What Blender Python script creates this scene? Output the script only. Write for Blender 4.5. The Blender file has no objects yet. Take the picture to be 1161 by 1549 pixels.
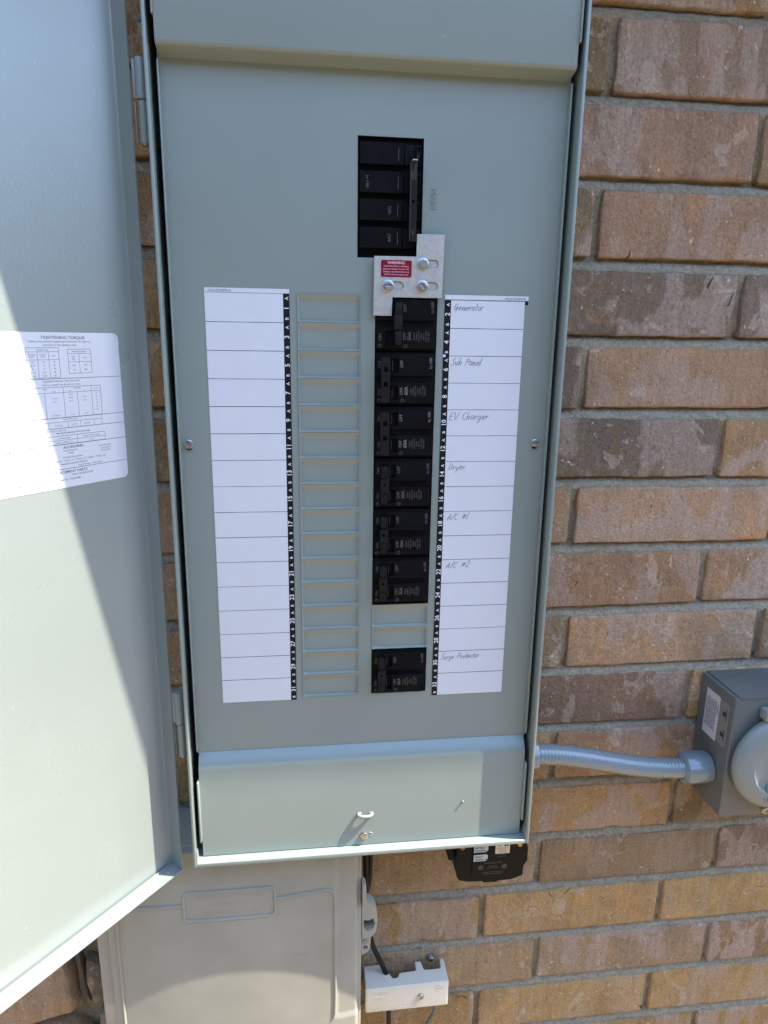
import bpy, bmesh, math, random
from mathutils import Vector, Matrix, noise
random.seed(7)
S = 0.001   # everything below is written in millimetres; x right, y into the wall, z up
scene = bpy.context.scene
COL = scene.collection

# ------------------------------------------------------------ camera, sky, sun, exposure
cam_d = bpy.data.cameras.new('camera')
cam_d.sensor_fit = 'VERTICAL'; cam_d.sensor_height = 24.0
cam_d.lens = 24.0 * 1047.647 / 1549.0
cam_d.clip_start = 0.01; cam_d.clip_end = 300
cam = bpy.data.objects.new('camera', cam_d); COL.objects.link(cam)
PITCH, YAW, ROLL = 0.245384, 0.124493, 0.014658
fw = Vector((math.sin(YAW)*math.cos(PITCH), math.cos(YAW)*math.cos(PITCH), -math.sin(PITCH)))
rt = Vector((math.cos(YAW), -math.sin(YAW), 0)); up = rt.cross(fw)
r2 = rt*math.cos(ROLL)+up*math.sin(ROLL); u2 = up*math.cos(ROLL)-rt*math.sin(ROLL)
M = Matrix((r2, u2, -fw)).transposed().to_4x4()
M.translation = Vector((12.109, -662.333, -38.116))*S
cam.matrix_world = M
scene.camera = cam

SUNV = Vector((4.6, -1.0, 6.5)).normalized()
w = bpy.data.worlds.new('World'); scene.world = w; w.use_nodes = True
nt = w.node_tree; bg = nt.nodes['Background']
sky = nt.nodes.new('ShaderNodeTexSky'); sky.sky_type = 'NISHITA'; sky.sun_disc = False
sky.sun_elevation = math.asin(SUNV.z); sky.sun_rotation = math.atan2(SUNV.x, SUNV.y)
sky.air_density = 1.0; sky.dust_density = 0.4; sky.ozone_density = 2.2; sky.altitude = 300
nt.links.new(sky.outputs[0], bg.inputs[0]); bg.inputs[1].default_value = 0.15
sl = bpy.data.lights.new('sun', 'SUN'); sl.energy = 2.35; sl.angle = math.radians(0.4); sl.color = (1.0, 0.91, 0.78)
sun = bpy.data.objects.new('sun', sl); COL.objects.link(sun)
sun.rotation_euler = (-SUNV).to_track_quat('-Z', 'Y').to_euler()
vs = scene.view_settings
scene.display_settings.display_device = 'sRGB'
vs.view_transform = 'Standard'; vs.look = 'None'; vs.gamma = 1; vs.exposure = 2.68
try: vs.use_curve_mapping = False
except Exception: pass
scene.cycles.max_bounces = 8; scene.cycles.diffuse_bounces = 5

# ------------------------------------------------------------ materials
def mat(name, col, rough=0.5, metal=0.0, spec=0.5, bump=None, var=None, coat=0.0):
    """bump=(scale, strength); var=(scale, amount) colour mottling"""
    m = bpy.data.materials.new(name); m.use_nodes = True
    t = m.node_tree; p = t.nodes['Principled BSDF']
    p.inputs['Base Color'].default_value = (*col, 1); p.inputs['Roughness'].default_value = rough
    p.inputs['Metallic'].default_value = metal; p.inputs['Specular IOR Level'].default_value = spec
    if coat: p.inputs['Coat Weight'].default_value = coat; p.inputs['Coat Roughness'].default_value = 0.15
    tc = t.nodes.new('ShaderNodeNewGeometry')
    if var:
        n = t.nodes.new('ShaderNodeTexNoise'); n.inputs['Scale'].default_value = var[0]; n.inputs['Detail'].default_value = 6
        t.links.new(tc.outputs['Position'], n.inputs['Vector'])
        r = t.nodes.new('ShaderNodeValToRGB')
        r.color_ramp.elements[0].position = 0.3; r.color_ramp.elements[1].position = 0.7
        r.color_ramp.elements[0].color = (*[c*(1-var[1]) for c in col], 1); r.color_ramp.elements[1].color = (*[min(1, c*(1+var[1])) for c in col], 1)
        t.links.new(n.outputs['Fac'], r.inputs['Fac']); t.links.new(r.outputs['Color'], p.inputs['Base Color'])
    if bump:
        n = t.nodes.new('ShaderNodeTexNoise'); n.inputs['Scale'].default_value = bump[0]; n.inputs['Detail'].default_value = 3
        t.links.new(tc.outputs['Position'], n.inputs['Vector'])
        b = t.nodes.new('ShaderNodeBump'); b.inputs['Strength'].default_value = bump[1]; b.inputs['Distance'].default_value = 0.0006
        t.links.new(n.outputs['Fac'], b.inputs['Height']); t.links.new(b.outputs['Normal'], p.inputs['Normal'])
    return m

def enamel(name, col, rough, coat=0.0):
    """sheet steel enamel: orange peel, faint panel waviness, patchy sheen, settled dust and a few rubbed specks"""
    m = mat(name, col, rough, spec=0.7); t = m.node_tree; N = t.nodes; L = t.links; p = N['Principled BSDF']; g = N.new('ShaderNodeNewGeometry')
    def nz(sc, det=3, st=None):
        n = N.new('ShaderNodeTexNoise'); n.inputs['Scale'].default_value = sc; n.inputs['Detail'].default_value = det
        if st:
            mp = N.new('ShaderNodeMapping'); mp.inputs['Scale'].default_value = st; L.new(g.outputs['Position'], mp.inputs['Vector']); L.new(mp.outputs[0], n.inputs['Vector'])
        else: L.new(g.outputs['Position'], n.inputs['Vector'])
        return n.outputs['Fac']
    def rmp(f, a, b, c0, c1):
        r = N.new('ShaderNodeValToRGB'); r.color_ramp.elements[0].position = a; r.color_ramp.elements[1].position = b
        r.color_ramp.elements[0].color = (*c0, 1); r.color_ramp.elements[1].color = (*c1, 1); L.new(f, r.inputs['Fac']); return r.outputs['Color']
    def mx(kind, f, a, b):
        x = N.new('ShaderNodeMix'); x.data_type = 'RGBA'; x.blend_type = kind
        if isinstance(f, float): x.inputs[0].default_value = f
        else: L.new(f, x.inputs[0])
        for i, v in ((6, a), (7, b)):
            if isinstance(v, tuple): x.inputs[i].default_value = (*v, 1)
            else: L.new(v, x.inputs[i])
        return x.outputs[2]
    c = rmp(nz(7, 5), 0.3, 0.7, tuple(v*0.965 for v in col), tuple(v*1.035 for v in col))
    c = mx('MIX', rmp(nz(24, 8, (1, 1, 0.35)), 0.60, 0.80, (0, 0, 0), (0.12, 0.12, 0.12)), c, tuple(min(1, v*1.3+0.02) for v in col))   # chalky dust, run downwards
    c = mx('MIX', rmp(nz(420, 2), 0.765, 0.79, (0, 0, 0), (0.55, 0.55, 0.55)), c, (0.55, 0.55, 0.52))
    c = mx('MIX', rmp(nz(260, 2), 0.79, 0.81, (0, 0, 0), (0.6, 0.6, 0.6)), c, (0.08, 0.08, 0.075))
    L.new(c, p.inputs['Base Color'])
    L.new(rmp(nz(11, 6), 0.3, 0.75, (rough-0.02,)*3, (rough+0.07,)*3), p.inputs['Roughness'])
    p.inputs['Coat Weight'].default_value = coat; p.inputs['Coat Roughness'].default_value = 0.22
    b = N.new('ShaderNodeBump'); b.inputs['Strength'].default_value = 0.16; b.inputs['Distance'].default_value = 0.0006; L.new(nz(420, 2), b.inputs['Height'])
    b2 = N.new('ShaderNodeBump'); b2.inputs["Strength"].default_value = 0.3; b2.inputs['Distance'].default_value = 0.0035; L.new(nz(5.5, 1), b2.inputs['Height'])
    L.new(b2.outputs['Normal'], b.inputs['Normal']); L.new(b.outputs['Normal'], p.inputs['Normal']); return m
M_PAINT = enamel('grey_enamel', (0.222, 0.264, 0.236), 0.34)
M_PAINT2 = enamel('grey_enamel_door', (0.214, 0.248, 0.230), 0.28, 0.12)
M_DARKPAINT = mat('dark_grey_enamel', (0.125, 0.135, 0.125), 0.32, bump=(420, 0.10), var=(12, 0.06))
M_LIDGREY = mat('grey_plastic_lid', (0.235, 0.258, 0.245), 0.38, bump=(250, 0.08))
M_PAPER = mat('white_paper', (0.63, 0.64, 0.66), 0.6, var=(60, 0.015))
M_LABEL = mat('white_vinyl', (0.58, 0.585, 0.61), 0.35)
M_BLACK = mat('black_print', (0.008, 0.008, 0.009), 0.5, spec=0.2)
M_INK = mat('ink', (0.05, 0.05, 0.07), 0.6)
M_PRINT = mat('grey_print', (0.10, 0.12, 0.14), 0.6)
M_WHITEINK = mat('white_print', (0.75, 0.75, 0.75), 0.5)
M_PLASTIC = mat('black_plastic', (0.006, 0.006, 0.0065), 0.55, spec=0.06, bump=(500, 0.12), var=(30, 0.25))
M_HANDLE = mat('black_handle_plastic', (0.011, 0.0105, 0.010), 0.5, spec=0.15, bump=(500, 0.15))
M_TAN = mat('worn_tan_print', (0.088, 0.078, 0.064), 0.6)
M_TANHI = mat('pale_print', (0.16, 0.152, 0.14), 0.6)
M_ZINC = mat('zinc', (0.48, 0.49, 0.50), 0.34, metal=1.0, bump=(120, 0.15))
M_BRUSHED = mat('galvanised_plate', (0.47, 0.455, 0.41), 0.48, metal=0.4, bump=(700, 0.5), var=(200, 0.10))
M_RED = mat('red_label', (0.20, 0.005, 0.022), 0.4, spec=0.25)
M_REDINK = mat('pink_print', (0.75, 0.45, 0.5), 0.5)
M_BEIGE = mat('weathered_beige_plastic', (0.305, 0.298, 0.245), 0.45, bump=(160, 0.12), var=(14, 0.10))
M_WHITEPL = mat('white_plastic', (0.62, 0.59, 0.49), 0.38, bump=(200, 0.06))
M_CABLE = mat('black_rubber', (0.008, 0.008, 0.009), 0.5, spec=0.25)
M_GWIRE = mat('grey_green_wire', (0.10, 0.13, 0.13), 0.5)
M_BRASS = mat('brass', (0.65, 0.42, 0.2), 0.35, metal=1.0)
M_SILVERLBL = mat('silver_label', (0.45, 0.49, 0.48), 0.4)
M_TANLBL = mat('tan_label', (0.62, 0.50, 0.36), 0.5)
M_BROWNINK = mat('brown_print', (0.25, 0.11, 0.04), 0.5)
M_SURGE = mat('black_surge_case', (0.004, 0.005, 0.0055), 0.5, spec=0.15, bump=(450, 0.15))
M_SPOT = mat('dull_dot', (0.035, 0.033, 0.033), 0.5)
M_CLEAR = mat('aged_clear_label', (0.22, 0.22, 0.20), 0.3)
M_SOFFIT = mat('painted_soffit', (0.5, 0.46, 0.40), 0.6)
M_CONDUIT = mat('grey_pvc_jacket', (0.20, 0.245, 0.252), 0.2, bump=(90, 0.05), coat=0.6)
M_DARKIN = mat('unlit_dark_interior', (0.10, 0.10, 0.10), 0.6)  # dark colour stands for the unlit box interior behind the gaps

def brick_mat(name, use_obj=True, base=(0.4, 0.27, 0.18), stone=False):
    m = bpy.data.materials.new(name); m.use_nodes = True
    t = m.node_tree; N = t.nodes; L = t.links; p = N['Principled BSDF']
    p.inputs['Roughness'].default_value = 0.85; p.inputs['Specular IOR Level'].default_value = 0.25
    geo = N.new('ShaderNodeNewGeometry'); oi = N.new('ShaderNodeObjectInfo')
    off = N.new('ShaderNodeVectorMath'); off.operation = 'MULTIPLY_ADD'
    L.new(oi.outputs['Random'], off.inputs[0]); off.inputs[1].default_value = (37, 17, 53); L.new(geo.outputs['Position'], off.inputs[2])
    P = off.outputs[0]
    def nz(scale, detail=4, st=None, rough=0.55, dist=0.0):
        n = N.new('ShaderNodeTexNoise'); n.inputs['Scale'].default_value = scale; n.inputs['Detail'].default_value = detail
        n.inputs['Roughness'].default_value = rough; n.inputs['Distortion'].default_value = dist
        if st:
            mp = N.new('ShaderNodeMapping'); mp.inputs['Scale'].default_value = st; L.new(P, mp.inputs['Vector']); L.new(mp.outputs[0], n.inputs['Vector'])
        else: L.new(P, n.inputs['Vector'])
        return n.outputs['Fac']
    def ramp(fac, a, b, c0=(0, 0, 0), c1=(1, 1, 1)):
        r = N.new('ShaderNodeValToRGB'); r.color_ramp.elements[0].position = a; r.color_ramp.elements[1].position = b
        r.color_ramp.elements[0].color = (*c0, 1); r.color_ramp.elements[1].color = (*c1, 1); L.new(fac, r.inputs['Fac']); return r.outputs['Color']
    def mix(kind, fac, a, b):
        x = N.new('ShaderNodeMix'); x.data_type = 'RGBA'; x.blend_type = kind
        if isinstance(fac, float): x.inputs[0].default_value = fac
        else: L.new(fac, x.inputs[0])
        for i, v in ((6, a), (7, b)):
            if isinstance(v, tuple): x.inputs[i].default_value = (*v, 1)
            else: L.new(v, x.inputs[i])
        return x.outputs[2]
    if use_obj: c = oi.outputs['Color']
    else:
        rgb = N.new('ShaderNodeRGB'); rgb.outputs[0].default_value = (*base, 1); c = rgb.outputs[0]
    # flashing: broad grey-mauve and ochre fields
    c = mix('MIX', ramp(nz(16, 5, dist=0.6), 0.50, 0.62, c1=(0.7, 0.7, 0.7)), c, mix('MULTIPLY', 1.0, c, (0.78, 0.80, 0.84)))
    c = mix('MIX', ramp(nz(22, 4, dist=0.8), 0.56, 0.66, c1=(0.6, 0.6, 0.6)), c, mix('MULTIPLY', 1.0, c, (1.25, 1.06, 0.82)))
    # thin buff film left over the face, in vertical-edged patches, more on some bricks than others
    am = N.new('ShaderNodeMapRange'); am.inputs['From Min'].default_value = 0.0; am.inputs['From Max'].default_value = 1.0; am.inputs['To Min'].default_value = 0.15; am.inputs['To Max'].default_value = 0.75
    L.new(oi.outputs['Random'], am.inputs['Value'])
    fm = N.new('ShaderNodeMath'); fm.operation = 'MULTIPLY'; L.new(ramp(nz(15, 5, (1.5, 1, 0.75), 0.5, 0.35), 0.50, 0.535), fm.inputs[0]); L.new(am.outputs[0], fm.inputs[1])
    c = mix('MIX', fm.outputs[0], c, (0.43, 0.335, 0.27))
    # vertical wire-cut drag streaks
    c = mix('MULTIPLY', 0.75, c, ramp(nz(110, 3, (1.3, 1, 0.12)), 0.30, 0.72, (0.86, 0.85, 0.85), (1.10, 1.10, 1.09)))
    # pale mortar smears
    sm = ramp(nz(26, 7, (1.0, 1, 0.8), 0.62, 0.4), 0.60, 0.63, c1=(0.40, 0.40, 0.40))
    c = mix('MIX', sm, c, (0.55, 0.455, 0.355))
    sm2 = ramp(nz(75, 6, (1, 1, 0.55), 0.72, 0.7), 0.65, 0.68, c1=(0.75, 0.75, 0.75))
    c = mix('MIX', sm2, c, (0.66, 0.57, 0.46))
    c = mix('MULTIPLY', 1.0, c, ramp(nz(330, 4, rough=0.7), 0.30, 0.70, (0.74, 0.72, 0.70), (1.20, 1.20, 1.20)))
    c = mix('MULTIPLY', 0.55, c, ramp(nz(300, 3, (1.0, 1, 0.28)), 0.30, 0.40, (0.62, 0.58, 0.56), (1.03, 1.03, 1.03)))
    c = mix('MIX', ramp(nz(210, 2), 0.70, 0.73, c1=(0.8, 0.8, 0.8)), c, (0.62, 0.56, 0.5))
    # pits
    v = N.new('ShaderNodeTexVoronoi'); v.inputs['Scale'].default_value = 62
    pd = N.new('ShaderNodeMapping'); pd.inputs['Scale'].default_value = (1.0, 1.0, 0.8); L.new(P, pd.inputs['Vector']); L.new(pd.outputs[0], v.inputs['Vector'])
    wn = N.new('ShaderNodeMath'); wn.operation = 'MULTIPLY'; L.new(v.outputs['Color'], wn.inputs[0]); wn.inputs[1].default_value = 0.115
    lt = N.new('ShaderNodeMath'); lt.operation = 'LESS_THAN'; L.new(v.outputs['Distance'], lt.inputs[0]); 
    th = N.new('ShaderNodeMath'); th.operation = 'SUBTRACT'; L.new(wn.outputs[0], th.inputs[0]); th.inputs[1].default_value = 0.052; L.new(th.outputs[0], lt.inputs[1])
    c = mix('MIX', lt.outputs[0], c, (0.045, 0.03, 0.022))
    # hairline cracks
    v2 = N.new('ShaderNodeTexVoronoi'); v2.feature = 'DISTANCE_TO_EDGE'; v2.inputs['Scale'].default_value = 9
    vm = N.new('ShaderNodeVectorMath'); vm.operation = 'ADD'; n3 = N.new('ShaderNodeTexNoise'); n3.inputs['Scale'].default_value = 30; L.new(P, n3.inputs['Vector'])
    sc3 = N.new('ShaderNodeVectorMath'); sc3.operation = 'SCALE'; sc3.inputs['Scale'].default_value = 0.03; L.new(n3.outputs['Color'], sc3.inputs[0])
    L.new(P, vm.inputs[0]); L.new(sc3.outputs[0], vm.inputs[1]); L.new(vm.outputs[0], v2.inputs['Vector'])
    ck = ramp(v2.outputs['Distance'], 0.0018, 0.005, (1, 1, 1), (0, 0, 0))
    msk = ramp(nz(14, 2), 0.64, 0.66)
    cm = N.new('ShaderNodeMath'); cm.operation = 'MULTIPLY'; L.new(ck, cm.inputs[0]); L.new(msk, cm.inputs[1])
    c = mix('MIX', cm.outputs[0], c, (0.07, 0.045, 0.035))
    L.new(c, p.inputs['Base Color'])
    # relief
    a1 = N.new('ShaderNodeMath'); a1.operation = 'MULTIPLY_ADD'; L.new(nz(260, 6, rough=0.65), a1.inputs[0]); a1.inputs[1].default_value = 0.5; L.new(nz(55, 5), a1.inputs[2])
    a2 = N.new('ShaderNodeMath'); a2.operation = 'MULTIPLY_ADD'; L.new(sm, a2.inputs[0]); a2.inputs[1].default_value = 0.35; L.new(a1.outputs[0], a2.inputs[2])
    a3 = N.new('ShaderNodeMath'); a3.operation = 'SUBTRACT'; L.new(a2.outputs[0], a3.inputs[0]); L.new(lt.outputs[0], a3.inputs[1])
    a4 = N.new('ShaderNodeMath'); a4.operation = 'SUBTRACT'; L.new(a3.outputs[0], a4.inputs[0]); L.new(cm.outputs[0], a4.inputs[1])
    b = N.new('ShaderNodeBump'); b.inputs['Strength'].default_value = 1.0; b.inputs['Distance'].default_value = 0.0048 if not stone else 0.005
    L.new(a4.outputs[0], b.inputs['Height']); L.new(b.outputs['Normal'], p.inputs['Normal'])
    return m
M_BRICK = brick_mat('fired_brick')
M_STONE = brick_mat('rough_stone', stone=True)
M_BACKWALL = brick_mat('far_brick', False, (0.34, 0.24, 0.17))

def mortar_mat():
    m = mat('mortar', (0.46, 0.40, 0.29), 0.95, spec=0.2, var=(260, 0.24))
    t = m.node_tree; N = t.nodes; L = t.links; p = N['Principled BSDF']
    g = N.new('ShaderNodeNewGeometry'); n = N.new('ShaderNodeTexNoise'); n.inputs['Scale'].default_value = 520; n.inputs['Detail'].default_value = 5; n.inputs['Roughness'].default_value = 0.7
    n2 = N.new('ShaderNodeTexNoise'); n2.inputs['Scale'].default_value = 130; n2.inputs['Detail'].default_value = 4
    L.new(g.outputs['Position'], n.inputs['Vector']); L.new(g.outputs['Position'], n2.inputs['Vector'])
    a = N.new('ShaderNodeMath'); a.operation = 'ADD'; L.new(n.outputs['Fac'], a.inputs[0]); L.new(n2.outputs['Fac'], a.inputs[1])
    b = N.new('ShaderNodeBump'); b.inputs['Strength'].default_value = 1.0; b.inputs['Distance'].default_value = 0.0045
    L.new(a.outputs[0], b.inputs['Height']); L.new(b.outputs['Normal'], p.inputs['Normal'])
    return m
M_MORTAR = mortar_mat()
M_GROUND = mat('dry_ground', (0.23, 0.165, 0.09), 0.95, var=(3, 0.25), bump=(30, 1.0))
M_SKYBLOCK = mat('sky_blocker_tan', (0.27, 0.20, 0.13), 0.9, var=(5, 0.1))
M_CONC = mat('concrete', (0.34, 0.32, 0.29), 0.9, var=(12, 0.12))

# ------------------------------------------------------------ mesh builder (mm)
class MB:
    def __init__(s): s.v = []; s.f = []; s.mi = []; s.mats = []
    def slot(s, m):
        if m not in s.mats: s.mats.append(m)
        return s.mats.index(m)
    def add(s, vs_, fs, m, X=None):
        o = len(s.v); k = s.slot(m)
        s.v += [tuple((X @ Vector(v)) if X is not None else v) for v in vs_]
        s.f += [tuple(i+o for i in f) for f in fs]; s.mi += [k]*len(fs); return s
    def box(s, a, b, m, bev=0.0, seg=2, X=None):
        bm = bmesh.new(); bmesh.ops.create_cube(bm, size=1)
        for v in bm.verts:
            v.co = Vector([(a[i]+b[i])/2 + v.co[i]*(b[i]-a[i]) for i in range(3)])
        if bev > 0: bmesh.ops.bevel(bm, geom=list(bm.edges), offset=bev, segments=seg, profile=0.5, affect='EDGES')
        s.bm(bm, m, X); return s
    def bm(s, bm, m, X=None):
        bm.verts.index_update()
        s.add([v.co[:] for v in bm.verts], [[v.index for v in f.verts] for f in bm.faces], m, X); bm.free()
    def plate(s, outer, holes, y0, y1, m, bev=0.0, X=None):
        """flat plate in the x/z plane between depths y0 and y1, with real holes"""
        vv, ff = fill(tuple(outer), tuple(tuple(h) for h in holes), abs(y1-y0)/2, bev)
        ym = (y0+y1)/2
        s.add([(v[0], ym - v[2], v[1]) for v in vv], ff, m, X); return s
    def lathe(s, prof, o, d, m, n=24, cap=True):
        """profile of (radius, height) turned about direction d at point o"""
        d = Vector(d).normalized(); q = d.to_track_quat('Z', 'Y').to_matrix(); vs_ = []; fs = []
        for r, h in prof:
            for i in range(n):
                a = 2*math.pi*i/n; vs_.append(tuple(Vector(o)+q @ Vector((r*math.cos(a), r*math.sin(a), h))))
        for j in range(len(prof)-1):
            for i in range(n):
                k = (i+1) % n; fs.append((j*n+i, j*n+k, (j+1)*n+k, (j+1)*n+i))
        if cap: fs.append(tuple(range(n))[::-1]); fs.append(tuple((len(prof)-1)*n+i for i in range(n)))
        return s.add(vs_, fs, m)
    def tube(s, pts, r, m, n=10, closed=False, rfun=None):
        pts = [Vector(p) for p in pts]; vs_ = []; fs = []; N_ = len(pts); up_ = None
        for i, p in enumerate(pts):
            a = pts[(i-1) % N_] if (closed or i > 0) else pts[i]; b = pts[(i+1) % N_] if (closed or i < N_-1) else pts[i]
            t = (b-a).normalized()
            if up_ is None: up_ = Vector((0, 1, 0)) if abs(t.y) < 0.9 else Vector((0, 0, 1))
            x = t.cross(up_).normalized(); y = x.cross(t).normalized(); up_ = y
            rr = rfun(i/(N_-1)) if rfun else r
            for k in range(n):
                an = 2*math.pi*k/n; vs_.append(tuple(p + x*rr*math.cos(an) + y*rr*math.sin(an)))
        for i in range(N_ if closed else N_-1):
            for k in range(n):
                a = i*n+k; b = i*n+(k+1) % n; c = ((i+1) % N_)*n+(k+1) % n; d = ((i+1) % N_)*n+k; fs.append((a, b, c, d))
        if not closed: fs.append(tuple(range(n))[::-1]); fs.append(tuple((N_-1)*n+k for k in range(n)))
        return s.add(vs_, fs, m)
    def strip(s, prof, x0, x1, th, m, axis='x'):
        """bent sheet metal: profile of (y, z) points with thickness th, run along x (or z with (x, y) points)"""
        P = [Vector(p) for p in prof]; n = len(P); offp = []
        for i in range(n):
            d1 = (P[i]-P[i-1]).normalized() if i > 0 else (P[1]-P[0]).normalized()
            d2 = (P[i+1]-P[i]).normalized() if i < n-1 else d1
            n1 = Vector((-d1.y, d1.x)); n2 = Vector((-d2.y, d2.x)); b = (n1+n2).normalized()
            offp.append(P[i] + b*th/max(0.3, b.dot(n1)))
        ring = P + offp[::-1]; k = len(ring); vs_ = []
        for X_ in (x0, x1):
            for q in ring: vs_.append((X_, q.x, q.y) if axis == 'x' else (q.x, q.y, X_))
        fs = [(i, (i+1) % k, k+(i+1) % k, k+i) for i in range(k)]
        for i in range(n-1):
            fs.append((i, i+1, k-2-i, k-1-i)); fs.append((k+i, k+k-1-i, k+k-2-i, k+i+1))
        return s.add(vs_, fs, m)
    def text(s, t, size, o, right, upv, m, align='CENTER', lift=0.12, sx=1.0, bold=0.0):
        vv, ff = textmesh(t, align, bold); right = Vector(right).normalized(); upv = Vector(upv).normalized(); nrm = right.cross(upv); o = Vector(o)
        s.add([tuple(o + right*v[0]*size*sx + upv*v[1]*size + nrm*lift) for v in vv], ff, m); return s
    def ribbon(s, pts, wd, o, right, upv, m, lift=0.15):
        right = Vector(right); upv = Vector(upv); nrm = right.cross(upv).normalized(); o = Vector(o); P = [Vector(p) for p in pts]
        if len(P) < 2: return s
        vs_ = []; fs = []
        for i, p in enumerate(P):
            t = (P[min(i+1, len(P)-1)]-P[max(i-1, 0)])
            if t.length < 1e-6: t = Vector((1, 0))
            t.normalize(); n_ = Vector((-t.y, t.x)); wv = wd*(0.75+0.4*noise.noise(Vector((p.x*0.7, p.y*0.7, i*0.3))))
            for sg in (-1, 1):
                q = p + n_*sg*wv/2; vs_.append(tuple(o+right*q.x+upv*q.y+nrm*lift))
        for i in range(len(P)-1): fs.append((2*i, 2*i+1, 2*i+3, 2*i+2))
        return s.add(vs_, fs, m)
    def mesh(s, name, origin=(0, 0, 0), smooth=30):
        me = bpy.data.meshes.new(name); o = Vector(origin)
        me.from_pydata([tuple((Vector(v)-o)*S) for v in s.v], [], s.f)
        for m in s.mats: me.materials.append(m)
        me.polygons.foreach_set('material_index', s.mi); me.validate(clean_customdata=False)
        bm = bmesh.new(); bm.from_mesh(me); bmesh.ops.recalc_face_normals(bm, faces=bm.faces); bm.to_mesh(me); bm.free()
        if smooth:
            for p in me.polygons: p.use_smooth = True
            me.set_sharp_from_angle(angle=math.radians(smooth))
        me.update(); return me
    def build(s, name, parent=None, smooth=30):
        """link as ONE object; world-space mm coordinates, stored relative to the thing it belongs to"""
        org = ORG.get(parent, Vector((0, 0, 0))) if parent else Vector((0, 0, 0))
        ob = bpy.data.objects.new(name, s.mesh(name, org, smooth)); COL.objects.link(ob)
        if parent: ob.parent = parent; ORG[ob] = org
        return ob
ORG = {}
_fc = {}
def fill(outer, holes, half, bev):
    key = (outer, holes, half, bev)
    if key in _fc: return _fc[key]
    cu = bpy.data.curves.new('c', 'CURVE'); cu.dimensions = '2D'; cu.fill_mode = 'BOTH'
    cu.extrude = max(half-bev, 0); cu.bevel_depth = bev; cu.bevel_resolution = 1; cu.offset = -bev
    for ring in (outer,)+holes:
        sp = cu.splines.new('POLY'); sp.points.add(len(ring)-1); sp.use_cyclic_u = True
        for i, p in enumerate(ring): sp.points[i].co = (p[0], p[1], 0, 1)
    ob = bpy.data.objects.new('c', cu); me = bpy.data.meshes.new_from_object(ob)
    r = ([tuple(v.co) for v in me.vertices], [tuple(p.vertices) for p in me.polygons])
    bpy.data.objects.remove(ob); bpy.data.curves.remove(cu); bpy.data.meshes.remove(me); _fc[key] = r; return r
_tc = {}
def textmesh(t, align, bold=0.0):
    key = (t, align, bold)
    if key in _tc: return _tc[key]
    cu = bpy.data.curves.new('t', 'FONT'); cu.body = t; cu.size = 1.0; cu.align_x = align; cu.align_y = 'CENTER'; cu.resolution_u = 3; cu.offset = bold
    ob = bpy.data.objects.new('t', cu); me = bpy.data.meshes.new_from_object(ob)
    r = ([tuple(v.co) for v in me.vertices], [tuple(p.vertices) for p in me.polygons])
    bpy.data.objects.remove(ob); bpy.data.curves.remove(cu); bpy.data.meshes.remove(me); _tc[key] = r; return r

def tag(o, label=None, cat=None, group=None, kind=None):
    if label: o['label'] = label
    if cat: o['category'] = cat
    if group: o['group'] = group
    if kind: o['kind'] = kind
    return o
def thing(name, org, label, cat, group=None):
    o = bpy.data.objects.new(name, None); COL.objects.link(o); o.location = Vector(org)*S; o.empty_display_size = 0.02
    ORG[o] = Vector(org); return tag(o, label, cat, group)
def rect(x0, x1, z0, z1): return [(x0, z0), (x1, z0), (x1, z1), (x0, z1)]
def rrect(x0, x1, z0, z1, r, n=5):
    out = []
    for cx, cz, a0 in ((x1-r, z1-r, 0), (x0+r, z1-r, 90), (x0+r, z0+r, 180), (x1-r, z0+r, 270)):
        for i in range(n+1):
            a = math.radians(a0+90*i/n); out.append((cx+r*math.cos(a), cz+r*math.sin(a)))
    return out
def circ(cx, cz, r, n=24): return [(cx+r*math.cos(2*math.pi*i/n), cz+r*math.sin(2*math.pi*i/n)) for i in range(n)]
def stadium(x0, x1, cz, r, n=8):
    out = [(x1+r*math.sin(math.pi*i/n), cz+r*math.cos(math.pi*i/n)) for i in range(n+1)]
    return out+[(x0-r*math.sin(math.pi*i/n), cz-r*math.cos(math.pi*i/n)) for i in range(n+1)]
RX, UZ = (1, 0, 0), (0, 0, 1)

# ============================================================ GROUND AND EAVE
def sheet(name, x0, x1, y0, y1, z, m):
    b = MB(); b.add([(x0, y0, z), (x1, y0, z), (x1, y1, z), (x0, y1, z)], [(0, 1, 2, 3)], m); o = b.build(name, smooth=0); tag(o, kind='structure'); return o
sheet('ground', -60000, 60000, -60000, 60000, -1900, M_GROUND)
b = MB(); b.box((-6000, -147, 513), (6000, 82, 525), M_SOFFIT); b.box((-6000, -162, 505), (6000, -147, 700), M_SOFFIT)
b.box((-6000, -146, 527), (6000, 400, 696), M_SOFFIT)
tag(b.build('roof_eave'), kind='structure')
b = MB(); b.box((-20000, -4000, -1900), (20000, -3700, 1700), M_SKYBLOCK); b.box((-20200, -4300, 1702), (20200, -3500, 1780), M_SOFFIT)  # added out of view to darken the low sky and shape the shade
tag(b.build('added_sky_blocker'), kind='structure')

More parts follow.
